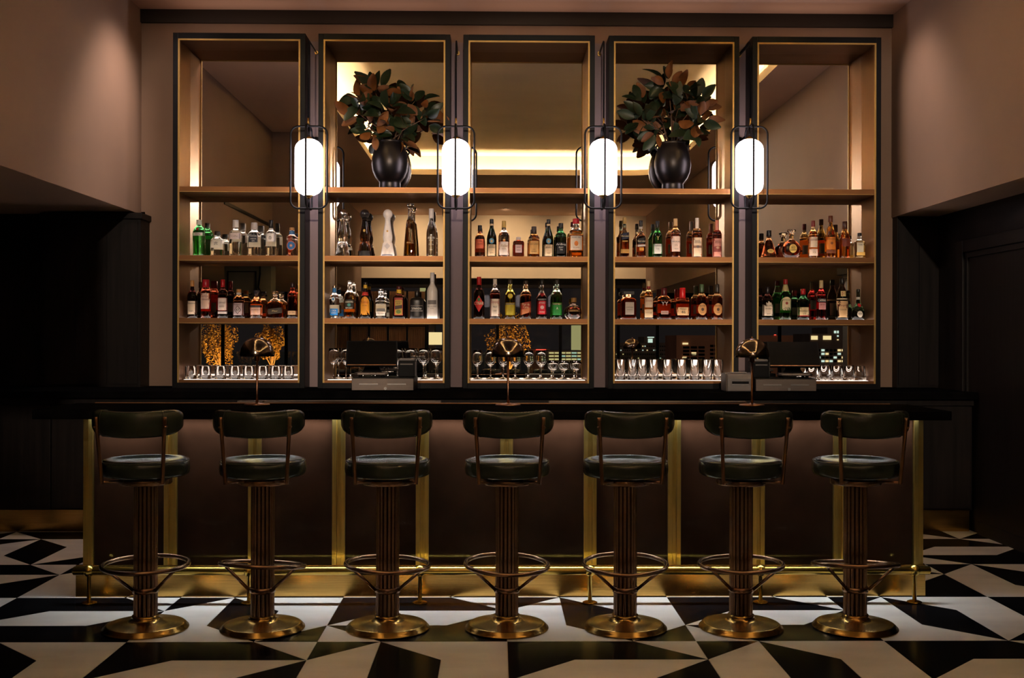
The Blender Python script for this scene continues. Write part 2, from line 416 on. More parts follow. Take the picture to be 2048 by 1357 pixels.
# window wall behind the camera, seen in the mirrors
struct(box('wall_bulkhead', XL, XR, YWIN - .12, YWIN, HWIN, TZ + .1, 'plaster_light'), 'pale bulkhead above the windows opposite the bar')
struct(box('wall_window_head', XFAR, XFR, YWIN - .3, YWIN - .12, 2.42, HWIN + .1, 'dark_wood'), 'dark head above the windows opposite the bar')
struct(box('wall_window_sill', XFAR, XFR, YWIN - .3, YWIN - .12, 0, .18, 'dark_wood'), 'dark sill under the windows opposite the bar')
struct(box('wall_window_head_low', XRW, XFR, YWIN - .3, YWIN - .12, 1.70, 2.42, 'dark_wood'), 'dark band above the low windows opposite the door')
win = struct(thing('window_1', 'tall dark framed windows opposite the bar', 'window')); del win['category']
for x in (-6.9, -5.6, -4.3, -3.3, -1.40, .05, 1.35, 2.55, 3.36, 5.9): box('mullion', x - .03, x + .03, YWIN - .24, YWIN - .17, .18, 2.42, 'frame_black', win)
box('pane', XFAR, XFR, YWIN - .21, YWIN - .205, .18, 2.42, 'window_glass', win)
# door in the lower side wall
dr = struct(thing('door_1', 'dark wooden door with a stepped frame', 'door')); del dr['category']
def wallpt(px): # distance along the lower side wall for a pixel column
    return XRW * FPX / (px - 990)
box('door_leaf', XRW - .012, XRW + .01, 6.25, 7.86, .01, 2.0, 'dark_wood', dr)
box('door_jamb', XRW - .045, XRW + .01, 7.86, 7.97, 0, 2.09, 'dark_wood', dr, .006)
box('door_head', XRW - .045, XRW + .01, 6.15, 7.86, 2.0, 2.09, 'dark_wood', dr, .006)
box('door_rebate', XRW - .028, XRW + .01, 7.82, 7.86, 0, 2.0, 'dark_wood', dr, .004)
box('door_edge', XRW - .028, XRW + .01, 6.25, 7.82, 1.96, 2.0, 'dark_wood', dr, .004)
struct(box('baseboard_right', XRW - .02, XRW, YDW, 7.66, 0, .09, 'dark_wood'), 'dark skirting along the lower side wall')

# ------------------------------------------------------------------ back counter
HK = .998
bc = thing('back_counter', 'long black back counter with dark doors and brass toe kick', 'counter', (0, 0, 0))
box('worktop', -6.0, XRW - .02, 7.66, YW, HK - .05, HK, 'black_stone', bc, .003)
box('carcass', -6.0, XRW - .03, 7.73, YW, .16, HK - .05, 'dark_wood', bc)
box('toe_kick', -6.0, XRW - .03, 7.77, 7.80, 0, .16, 'brass_kick', bc)
for k in range(13):
    x0 = -5.98 + k * .72
    box('cabinet_door', x0, min(x0 + .712, XRW - .035), 7.705, 7.73, .17, HK - .10, 'dark_wood', bc, .004)
box('upper_rail', -6.0, XRW - .03, 7.70, 7.73, HK - .095, HK - .05, 'dark_wood', bc)

# ------------------------------------------------------------------ shelving bays
ZT, ZB = 3.633, HK
BAYS = [(345, 610), (636, 900), (926, 1189), (1217, 1478), (1504, 1762)]
BAYNAME = ['short tumblers', 'large wine glasses', 'small wine glasses and goblets', 'tall highball glasses', 'tapered tumblers']
ZSH = [2.493, 1.983, 1.518, 1.056]   # tops of the shelves
bay_x = []
for bi, (pa, pb) in enumerate(BAYS):
    xa, xb = at(pa, 420, YF)[0], at(pb, 420, YF)[0]; bay_x.append((xa, xb))
    t = thing('shelving_bay', 'tall black framed brass and mirror shelving bay holding the ' + BAYNAME[bi], 'shelving', ((xa + xb) / 2, YF, ZB), 'mirror backed shelving bays')
    hw = (xb - xa) / 2; H = ZT - ZB; D = YM - YF + .02
    fw, gt = .038, .012
    for s in (-1, 1):
        a, b = sorted((s * hw, s * (hw - fw)))
        box('frame_stile', a, b, 0, D, 0, H, 'frame_black', t, .002)
    box('frame_rail', -hw + fw, hw - fw, 0, D, H - fw - .006, H, 'frame_black', t)
    box('frame_rail', -hw + fw, hw - fw, 0, D, 0, .040, 'frame_black', t)
    ribbon('top_fill_strip', -hw + .03, hw - .03, .16, .172, H + .004, True, 'top_led', t, 6)  # unseen strip added to brighten the ceiling above the bays
    iw = hw - fw
    for s in (-1, 1):
        a, b = sorted((s * iw, s * (iw - gt)))
        box('brass_edging', a, b, -.002, .014, .040, H - fw - .006, 'brass_edge', t)
        a, b = sorted((s * iw, s * (iw - .006)))
        box('side_lining', a, b, .014, D - .02, .040, H - fw - .006, 'rose_lining', t)
    box('brass_edging', -iw + gt, iw - gt, -.002, .014, H - fw - .006 - gt, H - fw - .006, 'brass_edge', t)
    box('top_lining', -iw, iw, .014, D - .02, H - fw - .012, H - fw - .006, 'rose_brass', t)
    box('mirror', -iw, iw, D - .02, D, .030, H - fw, 'mirror', t)
    for k, z in enumerate(ZSH):
        zz = z - ZB; th = .040 if k < 3 else .018
        sh = box('shelf', -iw + .006, iw - .006, .003, D - .021, zz - th, zz, 'rose_brass', t)
        if k < 3: box('shelf_lip', -iw + .006, iw - .006, .001, .004, zz - th, zz - th + .004, 'brass_edge', sh)
        if k == 3: ribbon('led_strip', -iw + .02, iw - .02, D - .029, D - .0255, zz + .0016, True, 'shelf_led', sh, 6)  # second strip, added at the rear to brighten the glasses
        if k > 0:
            ribbon('led_strip', -iw + .02, iw - .02, .115 if k < 3 else .09, .205 if k < 3 else .14, zz + .0012, True, 'shelf_led', sh, 8)

for (a0, a1), (b0, b1) in zip(bay_x, bay_x[1:]):
    struct(box('wall_strip', a1 - .01, b0 + .01, 8.37, YW, HK, ZT - .0, 'plaster_mauve'), 'mauve plaster strip of wall between two bays')['group'] = 'wall strips between the bays'
# ------------------------------------------------------------------ the bar
XB0, XB1, YP, YK = -2.176, 2.294, 5.83, 5.805
HB = 1.010
bar = thing('bar_counter', 'long bar with black stone top, dark lacquer panels and brass posts', 'bar counter', (0, 0, 0))
box('countertop', -2.29, 2.29, 5.45, 6.04, HB - .046, HB, 'black_stone', bar, .004)
box('top_edge_trim', -2.19, 2.19, 6.030, 6.046, HB - .001, HB + .004, 'rose_brass', bar)
box('work_ledge', -1.42, -.30, 6.06, 6.12, HB - .02, HB + .012, 'steel_grey', bar)
box('work_ledge', .30, 1.40, 6.06, 6.12, HB - .02, HB + .012, 'steel_grey', bar)
box('bar_body', XB0 + .01, XB1 - .01, YP + .012, 6.0, 0.02, HB - .046, 'dark_wood', bar)
PX = [180, 342.5, 510.5, 678, 845, 1013, 1180, 1348, 1515.5, 1678, 1836]
xs = [at(p, 950, YP)[0] for p in PX]
xs[0] = XB0 + .028; xs[-1] = XB1 - .028
for k, x in enumerate(xs):
    po = MB()
    if 0 < k < 10:
        po.box(x - .034, x - .011, YP - .020, YP + .012, .165, HB - .047); po.box(x + .011, x + .034, YP - .020, YP + .012, .165, HB - .047); po.box(x - .011, x + .011, YP - .010, YP + .012, .165, HB - .047)
    else:
        s = 1 if k == 0 else -1
        a, b = sorted((x - .028 * s, x + .002 * s)); po.box(a, b, YP - .006, YP + .03, .165, HB - .047)
        a, b = sorted((x + .002 * s, x + .028 * s)); po.box(a, b, YP - .020, YP + .012, .165, HB - .047)
    po.obj('brass_post', 'brass', bar, bevel=.002)
for a, b in zip(xs, xs[1:]):
    box('front_panel', a + .03, b - .03, YP, YP + .014, .165, HB - .047, 'lacquer', bar)
box('kick_plate', XB0 - .03, XB1 + .004, YK, YK + .02, 0, .168, 'brass_kick', bar)
ribbon('led_strip', XB0 + .03, XB1 - .03, 5.789, 5.808, HB - .049, False, 'bar_led', bar, 60)
tape = bpy.data.lights.new('bar_tape_light', 'AREA'); tape.shape = 'RECTANGLE'; tape.size = XB1 - XB0 - .06; tape.size_y = .018
tape.energy = L_BAR * PI * tape.size * tape.size_y; tape.color = (.95, 1.0, 1.0); tape.spread = math.radians(95)
new_obj('bar_tape_light', tape, None, ((XB0 + XB1) / 2, 5.7985, HB - .0495))
box('led_cutoff_lip', XB0 + .03, XB1 - .03, 5.765, 5.775, HB - .0555, HB - .046, 'frame_black', bar)  # unseen lip added to cut the tape's light off the front floor

# foot rail
fr = thing('foot_rail', 'round brass foot rail on short posts along the bar front', 'foot rail', (0, 5.67, 0))
ZR = at(1000, 1142, 5.67)[1]; x0, x1 = at(146, 1142, 5.67)[0], at(1860, 1142, 5.67)[0]
MB().tube([(x0, 0, ZR), (x0 + .006, 0, ZR), (x1 - .006, 0, ZR), (x1, 0, ZR)], .0225, 24, radii=[.017, .0225, .0225, .017]).obj('rail', 'brass_rail', fr)
for p in (178, 498, 840, 1180, 1521, 1829):
    x = at(p, 1170, 5.67)[0]
    po = MB().lathe([(.0105, .004), (.0105, ZR - .02), (.014, ZR - .018), (.014, ZR - .012)], 16).obj('rail_post', 'brass_rail', fr, (x, 0, 0))
    MB().lathe([(.0385, 0), (.0385, .004), (.03, .008), (.013, .011)], 24).obj('floor_flange', 'brass_rail', po)
    MB().lathe([(.001, -.03)] + [(.031 * math.cos(a), .031 * math.sin(a)) for a in [math.radians(q) for q in range(-75, 90, 15)]] + [(.001, .031)], 20).obj('ball_joint', 'brass_rail', po, (0, 0, ZR))
# ------------------------------------------------------------------ bar stools
def fluted(r, n, z0, z1, depth=.16, per=6):
    rs = []
    for z in (z0, z1):
        ring = []
        for k in range(n * per):
            a = 2 * PI * k / (n * per); t = (k % per) / per
            rr = r * (1 - depth * (1 - abs(math.sin(PI * t)) ** .6))
            ring.append((rr * math.cos(a), rr * math.sin(a), z))
        rs.append(ring)
    return MB().rings(rs, smooth=False)
def make_stool():
    t = thing('bar_stool', '', 'bar stool', (0, 0, 0), 'bar stools along the bar')
    MB().lathe([(.001, 0), (.196, 0), (.198, .004), (.197, .008), (.191, .0095), (.191, .014), (.186, .016), (.186, .0195), (.180, .021), (.180, .0245), (.172, .027), (.12, .034), (.085, .040), (.070, .046), (.063, .053), (.0615, .058), (.0615, .066), (.001, .066)], 64).obj('base', 'bronze_base', t)
    fluted(.055, 16, .064, .70).obj('column', 'bronze', t)
    MB().lathe([(.057, .172), (.060, .174), (.060, .197), (.057, .199)], 32).obj('band', 'bronze', t)
    MB().lathe([(.001, .683), (.116, .683), (.119, .687), (.119, .722), (.001, .724)], 48).obj('seat_plate', 'bronze', t)
    ring = MB().tube([(.195 * math.cos(2 * PI * k / 64), .195 * math.sin(2 * PI * k / 64), 0) for k in range(64)], .0105, 12, loop=True).obj('foot_ring', 'bronze', t, (0, 0, .303))
    for a in (205, 335, 90):
        ca, sa = math.cos(math.radians(a)), math.sin(math.radians(a))
        MB().tube([(.056 * ca, .056 * sa, -.118), (.172 * ca, .172 * sa, -.012)], .0078, 8).obj('ring_strut', 'bronze', ring)
    prof = [(.001, .724), (.185, .724), (.194, .729), (.199, .738), (.201, .755), (.200, .776), (.197, .788), (.1935, .7925)]
    seat = MB().lathe(prof + [(.190, .7975), (.183, .802), (.173, .803), (.157, .798), (.135, .791), (.10, .788), (.05, .787), (.001, .787)], 64).obj('seat', 'leather', t)
    MB().tube([(.1945 * math.cos(2 * PI * k / 64), .1945 * math.sin(2 * PI * k / 64), .7935) for k in range(64)], .0026, 6, loop=True).obj('piping', 'leather_piping', seat)
    # curved back cushion
    rs = []; R = .222; A = math.radians(64); N = 33
    for i in range(N):
        u = -1 + 2 * i / (N - 1); e = max(0.0, 1 - abs(u) ** 7) ** .5
        h = .004 + .056 * e; th = .004 + .024 * e ** .7
        a = u * A; ca, sa = math.cos(a), math.sin(a)
        ring = []
        for k in range(20):
            q = 2 * PI * k / 20; cq, sq = math.cos(q), math.sin(q)
            dx = th * abs(cq) ** .7 * (1 if cq >= 0 else -1); dz = h * abs(sq) ** .6 * (1 if sq >= 0 else -1)
            ring.append(((R + dx) * sa, -(R + dx) * ca, .975 + .018 * u * u + dz))
        rs.append(ring)
    back = MB().rings(rs).obj('backrest', 'leather', t)
    for u in (-.55, .55):
        a = u * A; pts = []
        for k in range(20):
            q = 2 * PI * k / 20; cq, sq = math.cos(q), math.sin(q)
            dx = .0284 * abs(cq) ** .7 * (1 if cq >= 0 else -1); dz = .0604 * abs(sq) ** .6 * (1 if sq >= 0 else -1)
            pts.append(((R + dx) * math.sin(a), -(R + dx) * math.cos(a), .975 + .018 * u * u + dz))
        MB().tube(pts, .0016, 5, loop=True).obj('seam', 'leather_piping', back)
    for s in (-1, 1):
        po = MB().tube([(s * .154, -.222, 1.012), (s * .1535, -.2215, 1.0), (s * .137, -.196, .716), (s * .1365, -.1955, .706)], .0088, 12).obj('back_post', 'copper_rod', t)
        MB().tube([(s * .1545, -.236, .967), (s * .158, -.228, .967), (s * .156, -.20, .967)], .0055, 10).obj('bolt', 'copper_rod', po)
        MB().tube([(s * .137, -.196, .714), (s * .07, -.085, .705)], .007, 8).obj('back_arm', 'copper_rod', t)
    return t, ring
stool0, ring0 = make_stool()
STOOLS = [(291, 0, (1, 0)), (525, 3, (-8, 3)), (775, 3, (0, 2)), (1013.5, 2, (3, 1.5)), (1250, 2, (3.5, -.5)), (1481.7, 3, (0, -1)), (1710, 2, (-8, 1))]
ORD = ['first', 'second', 'third', 'fourth', 'fifth', 'sixth', 'seventh']
SL = ['green leather bar stool at the end of the row beside the dark side room', 'green leather bar stool, second from the side room, in front of a table lamp',
      'green leather bar stool, third from the side room, below a till', 'green leather bar stool in the middle of the row of seven',
      'green leather bar stool, third from the door, below the highball glasses', 'green leather bar stool, second from the door, before a table lamp',
      'green leather bar stool at the end of the row nearest the door'.replace('nearest', 'beside')]
for k, (px, rz, tilt) in enumerate(STOOLS):
    o = stool0 if k == 0 else copy_tree(stool0)
    o['label'] = SL[k]
    o.location = (at(px, 1259, 5.17)[0], 5.17, 0); o.rotation_euler.z = math.radians(rz)
    for ch in o.children:
        if ch.name.startswith('foot_ring'): ch.rotation_euler = (math.radians(tilt[0]), math.radians(tilt[1]), 0)

# ------------------------------------------------------------------ table lamps on the bar
def make_lamp():
    t = thing('table_lamp', '', 'lamp', (0, 0, 0), 'dome lamps on the bar')
    MB().lathe([(.001, 0), (.066, 0), (.068, .003), (.066, .007), (.02, .012), (.008, .016), (.001, .016)], 40).obj('base', 'copper_rod', t)
    MB().lathe([(.0078, .012), (.0066, .06), (.0058, .24)], 14).obj('stem', 'copper_rod', t)
    MB().lathe([(.001, .236), (.013, .236), (.0135, .24), (.0135, .264), (.012, .268), (.001, .268)], 20).obj('socket', 'copper_rod', t)
    MB().lathe([(.0028, .265), (.0028, .365)], 8).obj('inner_rod', 'copper_rod', t)
    n = 12; out = [(.0915 * math.cos(PI / 2 * k / n) ** .85, .262 + .100 * math.sin(PI / 2 * k / n)) for k in range(n)] + [(.004, .362)]
    inn = [(max(.003, r - .0018), z - .0014) for r, z in out][::-1]
    MB().lathe([inn[-1]] + out + inn[:1] + inn, 48, cap0=False, cap1=False).obj('shade', 'smoke_glass', t)
    MB().lathe([(.001, .36), (.005, .36), (.006, .366), (.004, .372), (.001, .374)], 12).obj('finial', 'copper_rod', t)
    return t
lamp0 = make_lamp()
for k, (px, lab) in enumerate(((514, 'smoked glass dome lamp on copper stem in front of the short tumblers'), (1016, 'smoked glass dome lamp on copper stem at the middle of the bar'), (1504, 'smoked glass dome lamp on copper stem beside the receipt printer'))):
    o = lamp0 if k == 0 else copy_tree(lamp0)
    o['label'] = lab; o.location = (at(px, 811, 5.88)[0], 5.88, HB)

# ------------------------------------------------------------------ pendant lanterns between the bays
def rloop(w_, h_, r, n=7):
    out = []
    for cx, cz, a0 in ((w_ - r, h_ - r, 0), (-w_ + r, h_ - r, 90), (-w_ + r, -h_ + r, 180), (w_ - r, -h_ + r, 270)):
        for k in range(n + 1):
            a = math.radians(a0 + 90 * k / n); out.append((cx + r * math.cos(a), cz + r * math.sin(a)))
    return out
YL = 8.03
YG_ = 8.37
def make_pendant():
    t = thing('lantern_light', '', 'wall light', (0, 0, 0), 'opal lanterns hung between the bays')
    gh, gw = .205, .102
    prof = [(.028, -gh), (.045, -gh + .003)] + [(gw - .075 + .075 * math.sin(a), -gh + .078 - .075 * math.cos(a)) for a in [math.radians(q) for q in (20, 35, 50, 65, 80, 90)]]
    prof = prof + [(r, -z) for r, z in prof[::-1]]
    MB().lathe(prof, 40).obj('opal_globe', 'opal_glow', t)
    for s in (-1, 1):
        pr = [(.031, gh - .001), (.031, gh + .006), (.021, gh + .007), (.021, gh + .015), (.010, gh + .016), (.010, gh + .024)]
        if s < 0: pr = [(r, -z) for r, z in pr[::-1]]
        MB().lathe(pr, 24).obj('brass_cap', 'opal_cap', t)
        zs = sorted((s * (gh + .02), s * .297))
        MB().lathe([(.006, zs[0]), (.006, zs[1])], 10).obj('spindle', 'black_metal', t)
    MB().tube([(x, 0, z) for x, z in rloop(.134, .301, .06)], .0072, 8, loop=True).obj('cage_loop', 'black_metal', t)
    MB().tube([(0, y, z) for y, z in rloop(.134, .301, .06)], .0072, 8, loop=True).obj('cage_loop', 'black_metal', t)
    MB().lathe([(.0075, .30), (.0075, .355)], 12).obj('brass_sleeve', 'opal_cap', t, (-0.0, -.03, 0))
    return t
pend0 = make_pendant()
PEND = [(620, 614), (912.5, 917), (1209, 1209), (1501, 1508)]
PLAB = ['opal lantern in black wire cage between the short tumbler bay and large wine glass bay', 'opal lantern in black wire cage between the large wine glasses and the goblets',
        'opal lantern in black wire cage between the goblet bay and the highball bay', 'opal lantern in black wire cage between the highball bay and the tapered tumblers']
for k, (px, _) in enumerate(PEND):
    o = pend0 if k == 0 else copy_tree(pend0)
    o['label'] = PLAB[k]
    xg = (bay_x[k][1] + bay_x[k + 1][0]) / 2
    zc = at(px, 335, YL)[1]
    o.location = (xg, YL, zc)
    zt = 3.545 - zc
    MB().tube([(0, -.03, .355), (0, -.03, zt - .03), (0, -.024, zt - .008), (0, 0, zt), (0, YG_ - YL - .004, zt)], .0055, 8).obj('hanging_arm', 'black_metal', o)
    MB().tube([(0, YG_ - YL - .018, zt), (0, YG_ - YL, zt)], .013, 14).obj('wall_rose', 'opal_cap', o)
    br = MB().tube([(0, .134, .25), (0, YG_ - YL - .01, .25)], .008, 8).obj('wall_bracket', 'black_metal', o)
    MB().tube([(0, YG_ - YL - .02, .25), (0, YG_ - YL, .25)], .034, 20).obj('bracket_plate', 'black_metal', br)

# ------------------------------------------------------------------ vases with magnolia branches
def leaf_mesh(L, W, bend, cup):
    n = 6; top, bot = MB(), None
    m = MB(); rows = []
    for i in range(n + 1):
        t = i / n; wd = W * (math.sin(PI * min(1, t * .94 + .03)) ** .75) * (1 - .15 * t)
        z = -bend * t * t * L; y = t * L
        rows.append([(-wd / 2, y, z + cup * wd), (0, y, z), (wd / 2, y, z + cup * wd)])
    def put(off, slot, flip):
        b = len(m.v)
        for r in rows: m.v += [(x, y, z + off) for x, y, z in r]
        for i in range(n):
            for j in range(2):
                q = [b + i * 3 + j, b + i * 3 + j + 1, b + (i + 1) * 3 + j + 1, b + (i + 1) * 3 + j]
                m.face(q[::-1] if flip else q, slot, True)
    put(.0009, 0, False); put(-.0009, 1, True)
    return m.mesh('leaf', ['leaf_green', 'leaf_rust'])
LEAVES = [leaf_mesh(.145, .088, .25, .16), leaf_mesh(.135, .080, -.1, .22), leaf_mesh(.155, .090, .5, .12), leaf_mesh(.12, .074, .15, .25)]
def bouquet(px, lobes, label, seed, vlabel, zsh=ZSH[0]):
    rnd = random.Random(seed); yv = 8.305
    x = at(px, 370, yv)[0]
    v = thing('vase', vlabel, 'vase', (x, yv, zsh))
    prof = [(.001, 0), (.080, 0), (.082, .004), (.081, .045), (.080, .055), (.090, .066), (.112, .095), (.131, .14), (.139, .19), (.137, .235), (.126, .285), (.110, .33), (.097, .35), (.094, .362), (.098, .37), (.090, .37), (.086, .35), (.10, .30), (.001, .27)]
    MB().lathe(prof, 48).obj('vase_body', 'vase_glaze', v)
    for s in (-1, 1):
        MB().tube([(s * (.10 + .022 * math.sin(a)), .02, .335 + .022 * math.cos(a)) for a in [2 * PI * k / 14 for k in range(14)]], .007, 8, loop=True).obj('vase_handle', 'vase_glaze', v)
    t = thing('magnolia_branches', label, 'branches', (x, yv, zsh))
    for (lx, ly, rad, n) in lobes:
        cx, cz = at(lx, ly, yv); cx -= x; cz -= zsh; r = rad * yv / FPX
        cyy = rnd.uniform(-.05, .0)
        mid = (cx * .35, cyy * .5, .36 + (cz - .36) * .5)
        br = MB().tube([(cx * .05, 0, .28), mid, (cx * .8, cyy, .36 + (cz - .36) * .85), (cx, cyy, cz)], .005, 6, radii=[.006, .005, .004, .002]).obj('branch', 'stem_bark', t)
        for i in range(int(n * 1.35)):
            while True:
                d = Vector((rnd.uniform(-1, 1), rnd.uniform(-1, 1), rnd.uniform(-1, 1)))
                if .25 < d.length < 1: break
            out = d.normalized()
            p = Vector((cx, cyy, cz)) + Vector((d.x * r * .55, d.y * .07, d.z * r * .55))
            if p.y > .05: p.y = .05
            direc = (out + Vector((cx * 1.2, -.3 if rnd.random() < .5 else .0, .25))).normalized()
            tip = p + direc * .15
            if tip.y > .06: direc.y -= (tip.y - .06) / .15; direc.normalize()
            up = Vector((rnd.uniform(-.6, .6), rnd.uniform(-1.5, -.3) if rnd.random() < .68 else rnd.uniform(.4, 1.2), rnd.uniform(-.1, .7)))
            y_ = direc; x_ = y_.cross(up).normalized(); z_ = x_.cross(y_)
            R3 = Matrix((x_, y_, z_)).transposed().to_4x4(); R3.translation = p
            lf = new_obj('leaf', rnd.choice(LEAVES), t)
            lf.matrix_local = R3 @ Matrix.Scale(rnd.uniform(.72, 1.1), 4)
    return t
bouquet(780, [(752, 188, 36, 15), (722, 200, 34, 9), (722, 232, 34, 10), (745, 262, 34, 9), (830, 205, 38, 12), (848, 240, 34, 10), (800, 270, 36, 12), (778, 228, 42, 14)],
        'leafy magnolia branches with rust leaf backs above the large wine glasses', 5, 'dark metallic vase on the top shelf above the clear bell bottles')
bouquet(1345, [(1335, 175, 32, 13), (1362, 190, 32, 10), (1288, 208, 34, 11), (1282, 240, 34, 10), (1312, 262, 34, 9), (1392, 205, 36, 11), (1400, 240, 34, 11), (1385, 268, 30, 8), (1342, 230, 40, 14)],
        'leafy magnolia branches with rust leaf backs above the highball bay', 8, 'dark metallic vase on the top shelf above the whisky bottles')

# ------------------------------------------------------------------ tills, drawers, printers on the back counter
def cash_drawer(px0, px1, label, rz=0):
    Y = 7.70; x0, x1 = at(px0, 770, Y)[0], at(px1, 770, Y)[0]; h = .095; wd = x1 - x0
    t = thing('cash_drawer', label, 'cash drawer', ((x0 + x1) / 2, Y, HK), 'cash drawers on the back counter')
    box('drawer_case', -wd / 2, wd / 2, .006, .40, .004, h, 'plastic_black', t, .004)
    box('drawer_front', -wd / 2 + .002, wd / 2 - .002, -.004, .008, .006, h - .006, 'steel_grey', t, .002)
    for s in (-1, 1): box('coin_slot', s * wd * .225 - wd * .15, s * wd * .225 + wd * .15, -.007, -.002, h * .48, h * .57, 'silver', t)
    MB().tube([(.02, -.010, h * .2), (.02, -.003, h * .2)], .011, 16).obj('lock', 'silver', t)
    return t, h
def till(px, yaw, label):
    Y = 7.92; x = at(px, 740, Y)[0]
    t = thing('touchscreen_till', label, 'till', (x, Y, HK + .095), 'touchscreen tills', math.radians(yaw))
    T = Matrix.Translation((0, -.03, .165)) @ Matrix.Rotation(math.radians(-38), 4, 'X')
    s = MB().cbox(0, 0, 0, .365, .018, .225, mtx=T).obj('monitor', 'plastic_black', t, bevel=.004)
    MB().cbox(0, -.0095, .004, .345, .002, .20, mtx=T).obj('screen', 'screen_glass', s)
    MB().cbox(0, -.0098, -.106, .345, .002, .006, mtx=T).obj('screen_trim', 'copper_rod', s)
    MB().rings([[(sx * a, .03 + sy * b, z) for sx, sy in ((-1, -1), (1, -1), (1, 1), (-1, 1))] for a, b, z in ((.075, .05, .028), (.055, .025, .06), (.05, .02, .14))], smooth=False).obj('neck', 'plastic_black', t, bevel=.004)
    foot = [(-.12, -.12), (-.10, -.14), (.10, -.14), (.12, -.12), (.105, .09), (-.105, .09)]
    MB().prism(foot, .014, .034).obj('foot_plate', 'steel_grey', t, bevel=.006)
    for sx in (-1, 1):
        for sy in (-.11, .06): MB().lathe([(.012, 0), (.012, .014)], 12).obj('rubber_foot', 'plastic_black', t, (sx * .08, sy, 0))
    return t
cash_drawer(703, 827.5, 'grey fronted cash drawer below the wine glass shelf'); cash_drawer(1511, 1633, 'grey fronted cash drawer on the door side of the counter')
till(744, 5, 'black touchscreen till before the large wine glasses'); till(1586, -7, 'black touchscreen till before the tapered tumblers')
def block_printer(px, zoff, label, Y=7.80, wd=.135):
    x = at(px, 740, Y)[0]
    t = thing('receipt_printer', label, 'printer', (x, Y, HK + zoff))
    MB().prism([(-wd / 2, 0), (wd / 2, 0), (wd / 2, .19), (-wd / 2, .19)], 0, .115).obj('printer_body', 'plastic_black', t, bevel=.006)
    box('printer_lid', -wd / 2 + .004, wd / 2 - .004, .02, .18, .115, .132, 'plastic_grey', t, .005)
    box('paper_slot', -wd / 2 + .015, wd / 2 - .015, -.002, .004, .088, .096, 'plastic_grey', t)
    box('status_strip', wd / 2 - .004, wd / 2 + .002, .006, .16, .01, .11, 'plastic_grey', t)
    return t
block_printer(813, .095, 'black receipt printer standing on the cash drawer beside the wine glasses', 7.83, .12)
block_printer(1523, .095, 'black receipt printer standing on the door side cash drawer', 7.83, .115)
t = thing('card_printer', 'small grey round-shouldered printer on the back counter by the highball glasses', 'printer', (at(1478, 760, 7.75)[0], 7.75, HK))
pr = [(-.0, 0), (.16, 0), (.16, .10), (.13, .125), (.05, .135), (.015, .12), (0, .09)]
MB().rings([[(x, y, z) for y, z in pr] for x in (-.095, .095)], smooth=False).obj('printer_body', 'plastic_grey', t, bevel=.006)
box('paper_slot', -.05, .07, -.003, .004, .055, .072, 'plastic_black', t); box('paper_edge', -.05, .07, -.004, .003, .046, .050, 'silver', t); box('lid_line', -.06, .06, .03, .036, .1325, .1375, 'silver', t)
MB().prism([(-.094, -.01), (-.082, -.01), (-.082, .17), (-.094, .17)], .0, .128).obj('side_shell', 'steel_grey', t, bevel=.005)

# ------------------------------------------------------------------ glasses on the lowest shelf
YG = 8.33
def glass_mesh(outp, inp, seg=28):
    return MB().lathe(outp + inp, seg, cap0=True, cap1=True).mesh('glass_body', 'clear_glass')
G_T = glass_mesh([(.001, 0), (.040, 0), (.0425, .003), (.0425, .098), (.0415, .0995)], [(.0405, .098), (.0395, .022), (.036, .018), (.001, .017)])
G_H = glass_mesh([(.001, 0), (.0345, 0), (.036, .003), (.037, .154), (.0362, .156)], [(.0352, .154), (.0335, .026), (.030, .022), (.001, .021)])
def stemglass(bw, bowl, top):
    """bowl = [(r, z)] outside from the stem up; the inside follows it 1.4 mm thinner"""
    out = [(.001, 0), (.036, 0), (.037, .002), (.02, .006), (.006, .012), (.0042, .03)] + bowl
    zin = bowl[1][1] + .006
    inn = [(max(.001, r - .0015), z) for r, z in bowl[::-1] if z > zin][0:] + [(.001, zin)]
    return glass_mesh(out, inn)
G_W = stemglass(.046, [(.0045, .098), (.006, .105), (.030, .132), (.045, .158), (.0455, .163), (.041, .20), (.0355, .235)], .235)
G_S = stemglass(.043, [(.0045, .088), (.006, .094), (.026, .115), (.0405, .138), (.041, .143), (.0375, .18), (.032, .222)], .222)
G_G = stemglass(.039, [(.0045, .055), (.006, .062), (.022, .074), (.033, .092), (.0385, .115), (.0375, .138)], .138)
G_P = glass_mesh([(.001, 0), (.042, 0), (.0445, .004), (.0445, .012), (.034, .108), (.033, .1095)], [(.0322, .108), (.041, .022), (.037, .018), (.001, .017)])
ROWS = [(G_T, 'tumbler', [377, 410.5, 441, 469.5, 497, 525, 551, 576.5], 'short clear tumbler', 'short tumblers', 'glass'),
        (G_W, 'wine_glass', [667, 692, 718, 743, 769, 795, 821, 847, 872], 'large clear wine glass', 'large wine glasses', 'wine glass'),
        (G_S, 'wine_glass', [954.6, 981, 1006.6, 1031.2, 1057.8, 1082.8], 'small clear wine glass', 'small wine glasses', 'wine glass'),
        (G_G, 'goblet', [1106.4, 1128.5, 1152.8], 'low clear stemmed goblet', 'stemmed goblets', 'glass'),
        (G_H, 'highball_glass', [1241, 1264.6, 1284.5, 1307, 1334.6, 1363, 1389, 1414.5, 1436], 'tall clear highball glass', 'highball glasses', 'glass'),
        (G_P, 'tumbler', [1623, 1648, 1673, 1698, 1724], 'clear tumbler narrowing to its rim', 'tapered tumblers', 'glass')]
